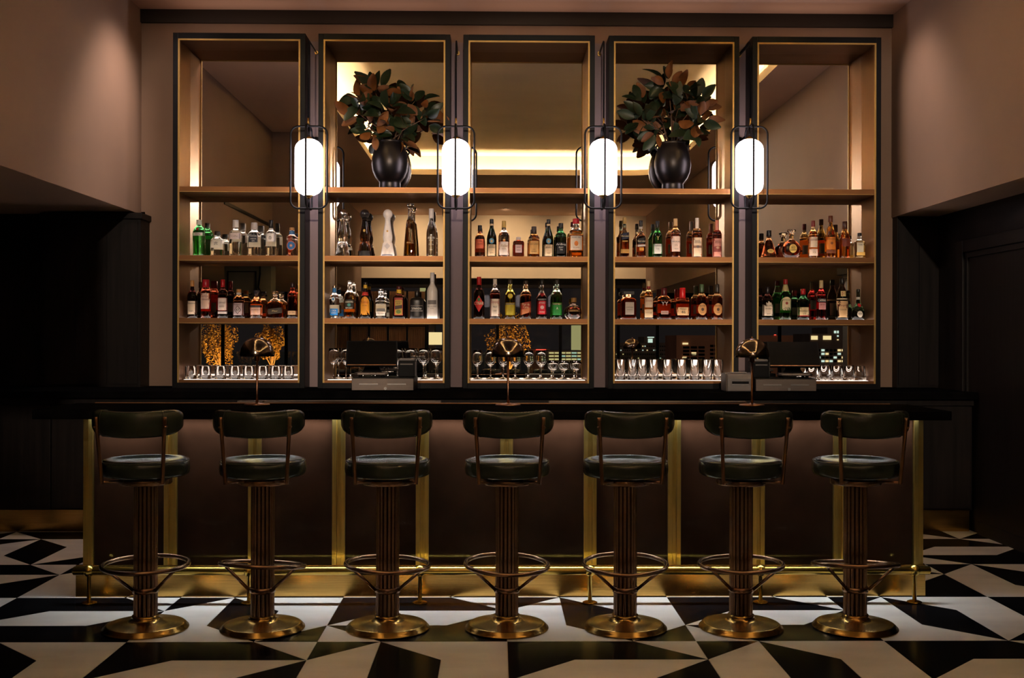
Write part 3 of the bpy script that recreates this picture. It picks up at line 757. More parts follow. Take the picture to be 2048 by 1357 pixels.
for me, nm, pxs, lab, grp, cat_ in ROWS:
    for i, p in enumerate(pxs):
        n = len(pxs)
        if i == 0: pos = 'at the end of its row towards the side room'
        elif i == n - 1: pos = 'at the end of its row towards the door'
        else: pos = ORD[i] + ' in its row from the side room end' if i < 7 else 'second in its row from the door end'
        gx = at(p, 755, YG)[0]; rr = max(abs(v.co.x) for v in me.vertices) + .047; b_ = min(range(5), key=lambda q: abs(gx - sum(bay_x[q]) / 2))
        gx = min(max(gx, bay_x[b_][0] + rr), bay_x[b_][1] - rr)
        o = new_obj(nm, me, None, (gx, YG, ZSH[3] + .0018))
        tag(o, lab + ', ' + pos, cat_, grp)
# ------------------------------------------------------------------ bottles
YB = 8.34
PROF = {
 'std': [(0, .93), (.012, 1), (.55, 1), (.60, .98), (.66, .85), (.71, .60), (.75, .43), (.80, .37), (1, .34)],
 'high': [(0, .93), (.012, 1), (.61, 1), (.66, .95), (.705, .80), (.74, .56), (.78, .39), (1, .34)],
 'slope': [(0, .93), (.012, 1), (.48, 1), (.56, .93), (.66, .70), (.75, .46), (.82, .36), (1, .33)],
 'tall': [(0, .92), (.012, 1), (.52, .98), (.57, .90), (.62, .68), (.67, .46), (.72, .37), (1, .34)],
 'square': [(0, .94), (.02, 1), (.60, 1), (.66, .94), (.70, .72), (.73, .47), (.77, .39), (1, .36)],
 'squat': [(0, .95), (.02, 1), (.58, 1), (.67, .93), (.73, .66), (.77, .42), (1, .38)],
 'block': [(0, .95), (.02, 1), (.74, 1), (.80, .88), (.815, .42), (1, .38)],
 'shaker': [(0, .86), (.012, .92), (.44, .98), (.62, 1), (.70, .93), (.78, .70), (.84, .38), (1, .34)],
 'flare': [(0, .97), (.02, 1), (.10, .97), (.25, .82), (.45, .62), (.62, .40), (.70, .28), (.76, .24), (1, .22)],
 'cone': [(0, 1), (.012, 1), (.30, .86), (.55, .68), (.68, .56), (.72, .44), (.76, .36), (.90, .34), (1, .34)],
 'bell': [(0, .98), (.012, 1), (.15, .86), (.29, .70), (.315, .58), (.345, .60), (.40, .68), (.46, .68), (.56, .56), (.68, .43), (.76, .36), (.80, .40), (.83, .42)],
 'globe': [(0, .40), (.03, .44), (.06, .62), (.14, .84), (.25, .97), (.36, 1), (.46, .95), (.56, .78), (.63, .52), (.66, .30), (.70, .25), (1, .25)],
 'fan': [(0, .52), (.03, .56), (.08, .76), (.18, .94), (.30, 1), (.42, .95), (.52, .80), (.60, .56), (.64, .34), (.68, .24), (1, .22)],
 'house': [(0, .98), (.02, 1), (.30, .97), (.52, .88), (.60, .74), (.68, .48), (.72, .27), (.76, .23), (1, .22)],
 'pot': [(0, .82), (.02, .92), (.12, 1), (.28, .97), (.38, .84), (.46, .58), (.54, .36), (.64, .28), (1, .24)],
 'monk': [(0, .88), (.02, .95), (.10, 1), (.34, .92), (.46, .84), (.50, .78), (.54, .84), (.62, .78), (.74, .56), (.80, .40), (.84, .34), (1, .32)],
 'decant': [(0, .95), (.02, 1), (.56, 1), (.66, .97), (.73, .80), (.77, .44), (.80, .32), (1, .30)],
 'pudgy': [(0, .80), (.02, .88), (.20, .96), (.40, 1), (.55, .96), (.64, .76), (.70, .46), (.76, .34), (1, .31)],
}
def prof_at(P_, z):
    for (z0, r0), (z1, r1) in zip(P_, P_[1:]):
        if z <= z1: return r0 + (r1 - r0) * (z - z0) / max(1e-6, z1 - z0)
    return P_[-1][1]
def colmat(rgb, rough=.5, metal=0.0, pre='paint'):
    return mat('%s_%d_%d_%d' % ((pre,) + tuple(rgb)), S(*rgb), rough, metal, noise=(40, .06))
TEXT_CACHE = {}
def text_mesh(s):
    if s in TEXT_CACHE: return TEXT_CACHE[s]
    cu = bpy.data.curves.new('lettering', 'FONT'); cu.body = s; cu.align_x = 'CENTER'; cu.align_y = 'CENTER'; cu.resolution_u = 2
    o = bpy.data.objects.new('lettering', cu); me = o.to_mesh()
    V = [tuple(v.co) for v in me.vertices]; F = [tuple(p.vertices) for p in me.polygons]
    o.to_mesh_clear(); bpy.data.objects.remove(o); bpy.data.curves.remove(cu)
    xs_ = [v[0] for v in V]; ys_ = [v[1] for v in V]
    cx, w_ = (min(xs_) + max(xs_)) / 2, max(xs_) - min(xs_); cyy, h_ = (min(ys_) + max(ys_)) / 2, max(ys_) - min(ys_)
    TEXT_CACHE[s] = ([((x - cx) / w_, (y - cyy) / h_) for x, y, z in V], F)
    return TEXT_CACHE[s]
GLYPH = {  # brush strokes of two ideograms, as polylines
 'bai': [[(.1, .5), (-.12, .28)], [(-.32, .22), (-.34, -.5)], [(-.32, .22), (.34, .22), (.34, -.5)], [(-.32, -.12), (.32, -.12)], [(-.34, -.46), (.34, -.46)]],
 'liu': [[(0, .5), (.05, .3)], [(-.5, .1), (.5, .16)], [(-.12, -.05), (-.4, -.5)], [(.14, -.05), (.42, -.48)]]}
OUT = {
 'rect': lambda: [(u, -1) for u in [-1 + k / 4 for k in range(8)]] + [(1, v) for v in [-1 + k / 3 for k in range(6)]] + [(u, 1) for u in [1 - k / 4 for k in range(8)]] + [(-1, v) for v in [1 - k / 3 for k in range(6)]],
 'oval': lambda: [(math.cos(2 * PI * k / 28), math.sin(2 * PI * k / 28)) for k in range(28)],
 'diamond': lambda: [(a + (b - a) * k / 5, c + (d - c) * k / 5) for a, c, b, d in ((0, -1, 1, 0), (1, 0, 0, 1), (0, 1, -1, 0), (-1, 0, 0, -1)) for k in range(5)],
 'arch': lambda: [(u, -1) for u in (-1, -.5, 0, .5)] + [(1, -1), (1, -.4), (1, .2)] + [(math.cos(a), .2 + .8 * math.sin(a)) for a in [PI * k / 12 for k in range(1, 12)]] + [(-1, .2), (-1, -.4)],
 'slant': lambda: [(-1 + k / 4, -1 + .45 * k / 8) for k in range(8)] + [(1, -.55), (1, .3)] + [(1 - k / 4, 1 - .45 * k / 8) for k in range(8)] + [(-1, .55), (-1, -.3)],
 'trap': lambda: [(-.86 + 1.72 * k / 8, -1) for k in range(8)] + [(.86, -1), (.94, 0)] + [(1 - k / 4, 1) for k in range(8)] + [(-1, 1), (-.94, 0)],
 'gable': lambda: [(-1 + k / 4, -1) for k in range(8)] + [(1, -1), (1, 0), (1, .55), (.5, .8), (0, 1), (-.5, .8), (-1, .55), (-1, 0)],
}
def bottle(bay, shelf, px, wpx, hpx, prof, liquid, lab, n=2.0, ryf=1.0, glass=None, level=.9, cap=None, capz=.84, capr=1.12, capshape=None,
           marks=(), back=None, solid=None, name='liquor_bottle', cat_='bottle', foot=.012, rough=0.0, neckband=None, side=0):
    """marks: (outline, u centre, z0, z1, width fraction, colour, [(text, z, width, colour)])"""
    H = hpx * YB / FPX; R = wpx * YB / FPX / 2; zs = ZSH[shelf]
    P_ = PROF[prof]
    pos = {1: 'upper', 2: 'lower'}[shelf]
    x = at(px, 575 if shelf == 2 else 450, YB)[0]
    lo, hi = bay_x[bay][0] + .058 + R, bay_x[bay][1] - .058 - R
    x = min(max(x, lo), hi)
    yy = YB
    t = thing(name, '%s, %s shelf, %s bay' % (lab, pos, ['tumbler', 'wineglass', 'goblet', 'highball', 'end'][bay]), cat_, (x, yy, zs + .0015), 'bottles of the %s shelf, %s bay' % (pos, ['first', 'second', 'third', 'fourth', 'fifth'][bay]))
    def sec(zf):
        rf = prof_at(P_, zf); nn = n if rf > .6 else 2 + (n - 2) * max(0, (rf - .42) / .18); nn = max(2.0, nn)
        k = ryf if rf > .6 else ryf + (1 - ryf) * min(1, (.6 - rf) / .2)
        return rf * R, rf * R * k, nn
    top = capz + .06 if capz < .93 else .985
    zz = sorted(set([z for z, _ in P_ if z <= top] + [top] + [.012 + .5 * k / 5 for k in range(6)] + [.55 + .03 * k for k in range(9) if .55 + .03 * k < top]))
    SEG = 32
    rs = []
    for zf in zz:
        rx, ry, nn = sec(zf); ring = []
        for k in range(SEG):
            a = 2 * PI * (k + .5) / SEG; c_, s_ = math.cos(a), math.sin(a)
            q = (abs(c_) ** nn / rx ** nn + abs(s_) ** nn / ry ** nn) ** (-1 / nn)
            ring.append((q * c_, q * s_, zf * H))
        rs.append(ring)
    if solid: bm_ = colmat(*solid) if isinstance(solid[0], tuple) else solid
    else:
        gl = glass or (.97, .98, .97)
        key = 'liquor_%s_%s_%d_%d' % ('_'.join('%d' % (c * 1000) for c in liquid), '_'.join('%d' % (c * 100) for c in gl), level * H * 1000, rough * 100)
        bm_ = liquor(key, liquid, gl, level * H, foot, rough)
    MB().rings(rs).obj('bottle_body', bm_, t)
    if cap:
        rgb = cap; r0 = prof_at(P_, min(1, max(capz, .80))) * R * capr
        if capshape == 'dome':
            pr = [(r0, capz * H), (r0 * 1.12, capz * H + .002)] + [(r0 * 1.75 * math.sin(a), (capz + .005) * H + (1 - capz - .005) * H * (1 - math.cos(PI - a)) / 2 * 1.0) for a in [math.radians(q) for q in (148, 125, 100, 80, 60, 40, 20)]] + [(.0005, H)]
        elif capshape == 'stopper':
            pr = [(r0 * .8, capz * H), (r0, capz * H), (r0 * 1.05, (capz + (1 - capz) * .5) * H), (r0 * 1.45, (capz + (1 - capz) * .62) * H), (r0 * 1.5, H * .995), (r0 * 1.3, H), (.0005, H)]
        elif capshape == 'slab':
            pr = None
        else:
            pr = [(r0 * .9, capz * H), (r0, capz * H), (r0 * 1.02, capz * H + .001), (r0 * .99, H - .0015), (r0 * .92, H), (.0005, H)]
        cm = 'clear_glass' if rgb == 'glass' else ('silver' if rgb == 'silver' else ('cork' if rgb == 'cork' else colmat(rgb, .35, 0, 'cap')))
        if pr: MB().lathe(pr, 20).obj('cap', cm, t)
        else: MB().cbox(0, 0, (capz + 1) / 2 * H, R * 1.5, R * 1.1, (1 - capz) * H).obj('cap', cm, t, bevel=.004)
    if neckband:
        z0, z1, rgb = neckband; r0 = max(prof_at(P_, z0), prof_at(P_, z1))
        MB().lathe([(prof_at(P_, z0) * R * 1.05, z0 * H), (prof_at(P_, z1) * R * 1.05, z1 * H)], 20, cap0=False, cap1=False).obj('neck_label', colmat(rgb, .5), t)
    def surf(u, zf, off, sgn=-1):
        rx, ry, nn = sec(max(0, min(1, zf))); q = min(.995, abs(u) / rx)
        return (u, sgn * (ry * (1 - q ** nn) ** (1 / nn) + off), zf * H)
    def patch(nm, outline, uc, z0, z1, wf, rgb, parent, off=.0008, sgn=-1):
        o_ = OUT[outline](); zc, zh = (z0 + z1) / 2, (z1 - z0) / 2; hw = wf * R
        m_ = MB(); b0 = surf(uc * R, zc, off, sgn); m_.v.append(b0); K = len(o_)
        for s in (.25, .5, .75, 1):
            for u, v in o_: m_.v.append(surf(uc * R + u * hw * s, zc + v * zh * s, off, sgn))
        for k in range(K):
            k2 = (k + 1) % K; f = (0, 1 + k, 1 + k2); m_.face(f if sgn < 0 else f[::-1], 0, True)
            for j in range(3):
                f = (1 + j * K + k, 1 + (j + 1) * K + k, 1 + (j + 1) * K + k2, 1 + j * K + k2); m_.face(f if sgn < 0 else f[::-1], 0, True)
        return m_.obj(nm, colmat(rgb, .6), parent)
    def letters(txt, uc, zc, wd, rgb, parent, off, ht=None):
        if txt in GLYPH:
            m_ = MB(); s = wd * R
            for st in GLYPH[txt]:
                for (a, b), (c, d) in zip(st, st[1:]):
                    dx, dz = c - a, d - b; L = math.hypot(dx, dz); nx, nz = -dz / L * .055, dx / L * .055
                    i0 = len(m_.v)
                    for (p, q) in ((a + nx, b + nz), (a - nx, b - nz), (c - nx, d - nz), (c + nx, d + nz)):
                        m_.v.append(surf(uc * R + p * s, zc + q * s / H, off))
                    m_.face((i0, i0 + 1, i0 + 2, i0 + 3))
            return m_.obj('lettering', colmat(rgb, .6), parent)
        V, F = text_mesh(txt); m_ = MB(); hh = ht if ht else min(.055, wd * R * 2 / max(2.2, len(txt) * .62) / H)
        for u, v in V: m_.v.append(surf(uc * R + u * wd * R * 2, zc + v * hh, off))
        for f in F: m_.face(f)
        return m_.obj('lettering', colmat(rgb, .6), parent)
    layer = {}
    for k, mk in enumerate(marks):
        outline, uc, z0, z1, wf, rgb, txts = mk
        if outline:
            lb = patch('label', outline, uc, z0, z1, wf, rgb, t, .0008 + .0005 * k)
        else: lb = t
        for tx in txts: letters(tx[0], uc, tx[1], tx[2], tx[3], lb, .0014 + .0005 * k, tx[4] if len(tx) > 4 else None)
    if back:
        patch('back_label', 'rect', 0, back[0], back[1], .62, back[2], t, .0008, 1)
    if side: t.rotation_euler.z = math.radians(side)
    return t
CREAM, WHITE, BLACK, RED, GOLD = (232, 216, 188), (236, 230, 222), (20, 18, 20), (170, 28, 34), (196, 150, 70)
CLEAR = (.96, .97, .97)
AMBER, AMBERD, AMBERL, REDBR = (.72, .24, .035), (.42, .095, .018), (.88, .46, .10), (.36, .045, .02)
DARK, DKGREEN, COLA = (.035, .010, .008), (.012, .05, .02), (.10, .022, .012)
BK = (.18, .42, CREAM)
# tumbler bay, upper shelf
bottle(0, 1, 398.2, 24.8, 73.7, 'shaker', (.10, .62, .16), 'green fluted bottle with a silver band and white cap', glass=(.20, .75, .28), level=.75, cap=(226, 222, 214), capz=.86, marks=[('rect', 0, .56, .645, .93, (206, 204, 198), [('TEN', .60, .4, (120, 40, 40))]), ('oval', -.05, .71, .775, .22, RED, [])])
bottle(0, 1, 434.9, 25, 51, 'squat', CLEAR, 'short clear six-sided bottle with a brushed paper label', n=4, cap=BLACK, capz=.84, marks=[('rect', 0, .34, .66, .9, (226, 220, 204), [('liu', .52, .55, BLACK)])], back=(.3, .6, CREAM))
bottle(0, 1, 471.4, 24, 73.7, 'square', CLEAR, 'tall clear square bottle with a white upper label and white cap', n=4, cap=(224, 216, 212), capz=.80, capr=1.25, marks=[('rect', 0, .47, .64, .95, (222, 206, 204), [('GIN', .55, .5, (150, 130, 130))])], back=(.42, .64, CREAM))
bottle(0, 1, 508.6, 27, 68.5, 'squat', CLEAR, 'clear broad bottle with a dark badge label', n=2.6, ryf=.8, cap=(200, 190, 186), capz=.80, marks=[('gable', 0, .42, .66, .64, (48, 50, 60), [('AVIATION', .60, .5, WHITE), ('AMERICAN', .52, .42, WHITE), ('GIN', .46, .2, WHITE)])], back=(.3, .6, CREAM))
bottle(0, 1, 542.2, 20.6, 73.7, 'square', CLEAR, 'slim clear bottle with white brushwork label and black cap', n=2.4, cap=BLACK, capz=.78, capr=1.1, neckband=(.73, .78, (210, 204, 200)), marks=[('rect', 0, .41, .63, .95, (234, 228, 222), [('bai', .52, .62, BLACK)])], back=(.3, .6, CREAM))
bottle(0, 1, 584.1, 23, 59, 'squat', (.98, .68, .60), 'pink bottle with a round blue label and cork', cap='cork', capz=.90, neckband=(.76, .89, (70, 120, 170)), n=2.2, marks=[('oval', 0, .22, .54, .78, (196, 98, 72), []), ('oval', 0, .245, .515, .66, (50, 110, 170), []), ('oval', 0, .34, .42, .22, (220, 150, 120), [])])
# tumbler bay, lower shelf
bottle(0, 2, 379.2, 19.6, 75, 'std', DARK, 'dark bottle with plain cream label and orange cap', glass=(.05, .014, .01), cap=(214, 150, 84), capz=.84, marks=[('rect', 0, .10, .45, .97, (224, 200, 176), [('Ballantine', .39, .75, BLACK), ('FINEST', .18, .4, BLACK)])], back=BK)
bottle(0, 2, 411.8, 20.6, 77, 'shaker', (.55, .07, .03), 'tapering red brown bottle with pale label and red cap', glass=(.75, .16, .08), cap=(176, 30, 46), capz=.80, level=.70, foot=.02, marks=[('trap', 0, .24, .64, .9, (222, 188, 172), [('ANTICA', .56, .6, (150, 60, 60)), ('FORMULA', .48, .6, (150, 60, 60))])], back=BK)
bottle(0, 2, 445.7, 19, 77, 'high', DARK, 'black bottle with a white red-bordered label and red cap', glass=(.05, .015, .01), cap=(186, 24, 34), capz=.80, marks=[('rect', 0, .19, .53, .96, (190, 100, 96), []), ('rect', 0, .205, .515, .86, (232, 214, 206), [('CARPANO', .40, .72, (90, 50, 50)), ('ROSSO', .30, .5, (90, 50, 50))]), ('rect', 0, .11, .17, .96, (210, 196, 190), [])], back=BK)
bottle(0, 2, 477.8, 22.7, 58, 'squat', (.16, .05, .02), 'squat brown bottle with a lilac diamond-framed label and cork', glass=(.75, .35, .10), level=.66, cap='cork', capz=.88, capr=1.05, neckband=(.80, .88, (190, 190, 196)), marks=[('rect', 0, .10, .52, .92, (176, 156, 158), [('MONKEY', .47, .6, (70, 60, 66))]), ('diamond', 0, .13, .44, .62, (120, 100, 104), []), ('diamond', 0, .17, .40, .46, (196, 182, 182), [('47', .285, .34, (70, 60, 66), .08)])], back=(.2, .55, CREAM))
bottle(0, 2, 512.9, 24.8, 56, 'pudgy', (.85, .26, .05), 'orange pot-bellied bottle with a two-part label and dark stopper', glass=(.95, .45, .2), level=.6, cap=(36, 36, 48), capz=.78, capshape='stopper', capr=1.0, marks=[('rect', 0, .38, .46, .95, (70, 62, 62), []), ('rect', 0, .12, .38, .95, (222, 180, 160), [('DIPLOMATICO', .30, .7, (110, 50, 40))])], back=(.2, .5, CREAM))
bottle(0, 2, 550.5, 35, 54, 'house', (.62, .20, .04), 'wide sloping flask of amber rum with a glass stopper', n=4, ryf=.55, glass=(.93, .80, .62), level=.62, cap='glass', capz=.80, capshape='stopper', capr=1.1, marks=[('slant', .08, .14, .40, .78, (54, 40, 28), [('Flor', .27, .32, (220, 190, 130))])])
bottle(0, 2, 585, 20, 71, 'high', (.30, .045, .02), 'deep red bottle with a low beige band label', glass=(.5, .10, .05), cap=(40, 22, 24), capz=.86, marks=[('rect', 0, .10, .21, .96, (206, 170, 130), [('ZACAPA', .155, .6, (70, 40, 30))])])
# wine glass bay, upper shelf
for px_, col_, gl_, cap_, lb_, so in ((685.3, CLEAR, CLEAR, 'silver', 'clear glass bell-waisted decanter with a silver ball top', None), (729.5, (.16, .045, .015), (.05, .03, .025), (30, 24, 24), 'dark amber bell-waisted decanter with a black ball top', None), (775.5, None, None, (232, 222, 214), 'white ceramic bell-waisted decanter with a white ball top', ((232, 224, 216), .25))):
    bottle(1, 1, px_, 28.5, 96.4, 'bell', col_, lb_, glass=gl_, level=.62, cap=cap_, capz=.79, capshape='dome', capr=.95, solid=so, name='decanter', cat_='decanter', foot=.02,
           marks=([('diamond', 0, .16, .30, .42, (200, 196, 196), []), ('oval', 0, .52, .56, .14, GOLD, []), ('rect', 0, .03, .055, .95, (110, 110, 130), [])] if so else ([('rect', 0, .015, .13, .93, (24, 18, 16), []), ('oval', 0, .52, .58, .16, GOLD, [])] if cap_ == (30, 24, 24) else [('oval', 0, .19, .25, .16, (226, 220, 214), [])])))
bottle(1, 1, 820.9, 26.8, 107.7, 'cone', (.80, .42, .10), 'tall tapering amber bottle with a crystal stopper', n=4, ryf=.8, level=.69, cap='glass', capz=.86, capshape='stopper', capr=1.05, foot=.026, marks=[(None, 0, 0, 0, 0, 0, [('RESERVA', .27, .5, (200, 150, 90))])], name='decanter', cat_='decanter')
bottle(1, 1, 862.8, 19.6, 98, 'slope', CLEAR, 'tall slim clear bottle with frosted cap and white lettering', cap=(216, 206, 200), capz=.80, capr=1.35, foot=.02, marks=[(None, 0, 0, 0, 0, 0, [('AVION', .40, .72, WHITE), ('SILVER', .35, .45, WHITE), ('TEQUILA', .26, .5, WHITE), ('40%', .16, .3, WHITE)]), ('oval', 0, .44, .47, .2, WHITE, [])])
# wine glass bay, lower shelf
bottle(1, 2, 667, 19.6, 65, 'high', CLEAR, 'clear bottle with bright blue label and blue neck', cap='silver', capz=.93, neckband=(.80, .93, (40, 120, 190)), marks=[('rect', 0, .10, .30, .78, (30, 130, 210), [('CASA', .24, .5, WHITE), ('BLANCO', .17, .5, WHITE)]), ('oval', -.1, .52, .66, .36, (225, 232, 236), []), ('oval', -.1, .555, .625, .2, (60, 130, 190), [])], back=BK)
bottle(1, 2, 699.5, 22.7, 75, 'std', (.80, .34, .06), 'amber bottle with black and teal label', level=.62, cap='glass', capz=.90, capr=1.2, marks=[('rect', 0, .25, .50, .92, (36, 32, 30), [('CAZADORES', .44, .7, WHITE), ('REPOSADO', .28, .6, WHITE)]), ('oval', 0, .32, .40, .3, (60, 140, 140), [])], back=BK)
bottle(1, 2, 730.7, 20, 73, 'slope', DARK, 'black bottle with a golden arch label and yellow neck', glass=(.04, .012, .01), cap=(26, 18, 18), capz=.92, neckband=(.83, .92, (220, 170, 40)), marks=[('arch', 0, .10, .60, .88, (224, 150, 40), [('Kahlua', .45, .72, (150, 30, 24), .07), ('LICOR', .36, .4, (120, 40, 20))]), ('arch', 0, .63, .73, .62, (190, 50, 40), [])], back=(.2, .5, (220, 180, 60)))
bottle(1, 2, 762, 21.7, 58.8, 'squat', CLEAR, 'short clear bottle with white low label', cap='glass', capz=.86, capr=1.25, foot=.02, marks=[('rect', 0, .24, .34, .8, (120, 116, 112), []), ('rect', 0, .10, .235, .82, (232, 224, 214), [('TEQUILA', .17, .6, BLACK)]), (None, 0, 0, 0, 0, 0, [('AVION', .48, .8, WHITE, .08)])], back=(.2, .5, CREAM))
bottle(1, 2, 798, 23.7, 65, 'square', COLA, 'dark red square bottle with green and red label and yellow neck', n=4, ryf=.8, glass=(.14, .03, .02), cap=(70, 20, 20), capz=.90, neckband=(.78, .89, (222, 176, 40)), marks=[('rect', 0, .10, .64, .72, (150, 40, 30), []), ('rect', 0, .12, .57, .6, (170, 140, 50), [('MYERSS', .52, .5, (60, 40, 20)), ('RUM', .46, .3, (60, 40, 20))]), ('slant', 0, .28, .42, .6, (60, 40, 30), []), ('oval', 0, .15, .27, .4, (90, 110, 40), [])])
bottle(1, 2, 834, 27.9, 55.7, 'decant', None, 'squat matte black bottle with white script', n=2.8, solid=((16, 14, 14), .4), cap=(14, 12, 12), capz=.80, capr=1.1, marks=[('rect', 0, .26, .29, .85, (150, 140, 134), []), ('rect', 0, .455, .47, .85, (150, 140, 134), []), (None, 0, 0, 0, 0, 0, [('Silencio', .37, .7, WHITE, .09)])])
bottle(1, 2, 864.6, 21.7, 92.4, 'std', None, 'tall frosted white bottle with a slim pale cap', solid=((214, 206, 200), .35), cap=(206, 200, 200), capz=.80, capr=1.1, neckband=(.83, .95, (90, 110, 130)), marks=[('rect', 0, .31, .40, .95, (120, 112, 108), []), (None, 0, 0, 0, 0, 0, [('BELVEDERE', .265, .8, (110, 104, 110)), ('VODKA', .22, .35, (110, 104, 110))])])
# goblet bay, upper shelf
bottle(2, 1, 959.8, 20, 65, 'std', (.40, .10, .03), 'dark amber bottle with a red orange label and black cap', glass=(.7, .28, .1), level=.6, cap=BLACK, capz=.82, capr=1.15, marks=[('rect', 0, .28, .57, .93, (224, 108, 72), [('COFFEY', .50, .5, (90, 30, 20)), ('GRAIN', .42, .5, (90, 30, 20))])], back=BK)
for i_, px_ in enumerate((983.4, 1097)):
    bottle(2, 1, px_, 19.6, 77.5, 'slope', DKGREEN, 'dark bottle with globe badge ' + ('beside the orange label' if i_ == 0 else 'beside the black label'), glass=(.05, .18, .07), cap=(22, 24, 24), capz=.88, neckband=(.83, .88, (220, 190, 150)), marks=[('rect', 0, .05, .34, .95, (214, 186, 148), [('FERNET', .305, .4, BLACK), ('BRANCA', .265, .6, BLACK), ('MILANO', .12, .3, BLACK)]), ('oval', 0, .36, .50, .50, (90, 150, 180), []), ('oval', 0, .39, .46, .24, (200, 160, 110), [])], back=(.1, .35, CREAM))
bottle(2, 1, 1008, 22, 74, 'std', (.55, .15, .04), 'bottle with a wide white label, clear neck and gold cap', glass=(.95, .9, .82), level=.47, cap=(206, 166, 84), capz=.82, capr=1.05, marks=[('trap', 0, .07, .43, .97, (236, 220, 206), [('Weller', .32, .7, (180, 140, 90), .08), ('RESERVE', .24, .4, (180, 140, 90))])], back=BK)
bottle(2, 1, 1037.2, 22, 42, 'block', (.62, .13, .03), 'low square flask of red amber whisky with a white cap', n=5, ryf=.75, cap=(228, 214, 200), capz=.84, capr=1.1, foot=.016, marks=[('rect', 0, .24, .62, .6, (190, 160, 158), [('BARREL', .50, .36, (80, 50, 50)), ('NIKKA', .36, .36, (80, 50, 50))])])
bottle(2, 1, 1068, 22.7, 63, 'squat', (.85, .42, .08), 'golden bottle with a tan label and dark cap', glass=(.6, .3, .1), level=.58, cap=(50, 34, 28), capz=.76, capr=1.1, marks=[('rect', 0, .12, .53, .92, (206, 158, 92), [('GENTLEMAN', .43, .7, (90, 60, 30)), ('12', .26, .2, (90, 60, 30)), ('WHISKEY', .19, .5, (90, 60, 30))])], back=BK)
bottle(2, 1, 1121.8, 22.7, 70, 'high', (.02, .09, .03), 'green bottle with a black label and white lettering', glass=(.08, .32, .12), level=.6, cap=BLACK, capz=.84, marks=[('rect', 0, .12, .44, .93, (18, 18, 20), [('Ardbeg', .38, .85, WHITE, .07), ('ISLAY', .30, .4, WHITE), ('TEN', .23, .25, WHITE)])], back=BK)
bottle(2, 1, 1152, 28.5, 79, 'squat', (.85, .38, .06), 'broad amber bottle with orange fruit label and red cap', ryf=.7, n=2.6, level=.70, cap=(206, 36, 50), capz=.87, capr=1.15, marks=[('rect', 0, .20, .56, .8, (236, 218, 196), [('MOUNT GAY', .52, .62, BLACK), ('ECLIPSE', .26, .4, (150, 90, 40))]), ('oval', 0, .30, .43, .28, (226, 130, 50), [])], back=(.2, .55, CREAM))
# goblet bay, lower shelf
bottle(2, 2, 958, 21, 84, 'std', DARK, 'black bottle with a tilted red diamond label and red cap', glass=(.05, .015, .012), cap=(200, 30, 36), capz=.81, marks=[('diamond', 0, .16, .56, .9, (206, 40, 40), []), ('rect', 0, .335, .405, .92, (180, 26, 30), [('CYNAR', .37, .86, (238, 224, 200), .075)]), ('oval', 0, .42, .50, .3, (60, 120, 60), [])])
bottle(2, 2, 990, 19.6, 80, 'high', (.30, .035, .02), 'dark red bottle with tall white label and white cap', glass=(.92, .86, .80), level=.66, cap=(226, 214, 206), capz=.87, marks=[('rect', 0, .07, .50, .93, (228, 212, 196), [('PIMMS', .41, .78, (160, 30, 40), .06), ('No1', .30, .35, BLACK), ('CUP', .2, .3, BLACK)])], back=BK)
bottle(2, 2, 1020.5, 20, 79, 'std', (.86, .74, .10), 'yellow liqueur bottle with a green-gold label', glass=(.9, .85, .35), level=.72, cap=(60, 50, 40), capz=.88, marks=[('rect', 0, .10, .40, .93, (176, 158, 40), []), ('rect', 0, .36, .40, .93, (40, 40, 34), [('CHARTREUSE', .38, .8, CREAM)]), ('oval', 0, .52, .64, .5, (216, 190, 60), [])], back=BK)
bottle(2, 2, 1051.7, 21, 76.8, 'high', (.55, .15, .04), 'brown amber bottle with an orange sloping label', level=.68, glass=(.9, .7, .45), cap=(50, 36, 30), capz=.90, marks=[('slant', 0, .10, .46, .95, (206, 128, 84), []), ('slant', 0, .24, .46, .95, (170, 60, 40), [('Flor de', .38, .7, (236, 210, 170), .06), ('Cana', .31, .5, (236, 210, 170), .06)])])
bottle(2, 2, 1084, 18.6, 79, 'tall', (.10, .018, .012), 'dark bottle with a red label and black cap', glass=(.86, .80, .76), level=.66, cap=(26, 22, 24), capz=.86, marks=[('rect', 0, .12, .46, .96, (204, 36, 52), [('AMARO', .41, .7, WHITE, .045), ('FELSINA', .18, .5, WHITE)]), ('rect', 0, .47, .52, .96, (40, 30, 30), [('RAMAZZOTTI', .495, .86, WHITE)]), ('oval', 0, .57, .66, .36, RED, []), ('oval', 0, .25, .34, .4, (230, 190, 190), [])], back=BK)
bottle(2, 2, 1114, 20.6, 79, 'std', (.20, .62, .14), 'green liqueur bottle with a bright green label', glass=(.86, .92, .84), level=.60, cap=(60, 54, 44), capz=.88, marks=[('rect', 0, .10, .40, .93, (40, 140, 60), [('A', .27, .2, WHITE, .06)]), ('rect', 0, .36, .40, .93, (40, 50, 40), [('CHARTREUSE', .38, .8, CREAM)])], back=BK)
bottle(2, 2, 1147.6, 32, 42.7, 'globe', (.16, .03, .015), 'round globe bottle of dark liqueur with gold top', glass=(.8, .7, .6), level=.58, cap=(150, 110, 60), capz=.80, capr=1.35, marks=[('rect', 0, .34, .44, .95, (90, 66, 40), [('CHAMBORD', .39, .5, (220, 190, 120))]), ('oval', .1, .52, .60, .14, GOLD, [])])
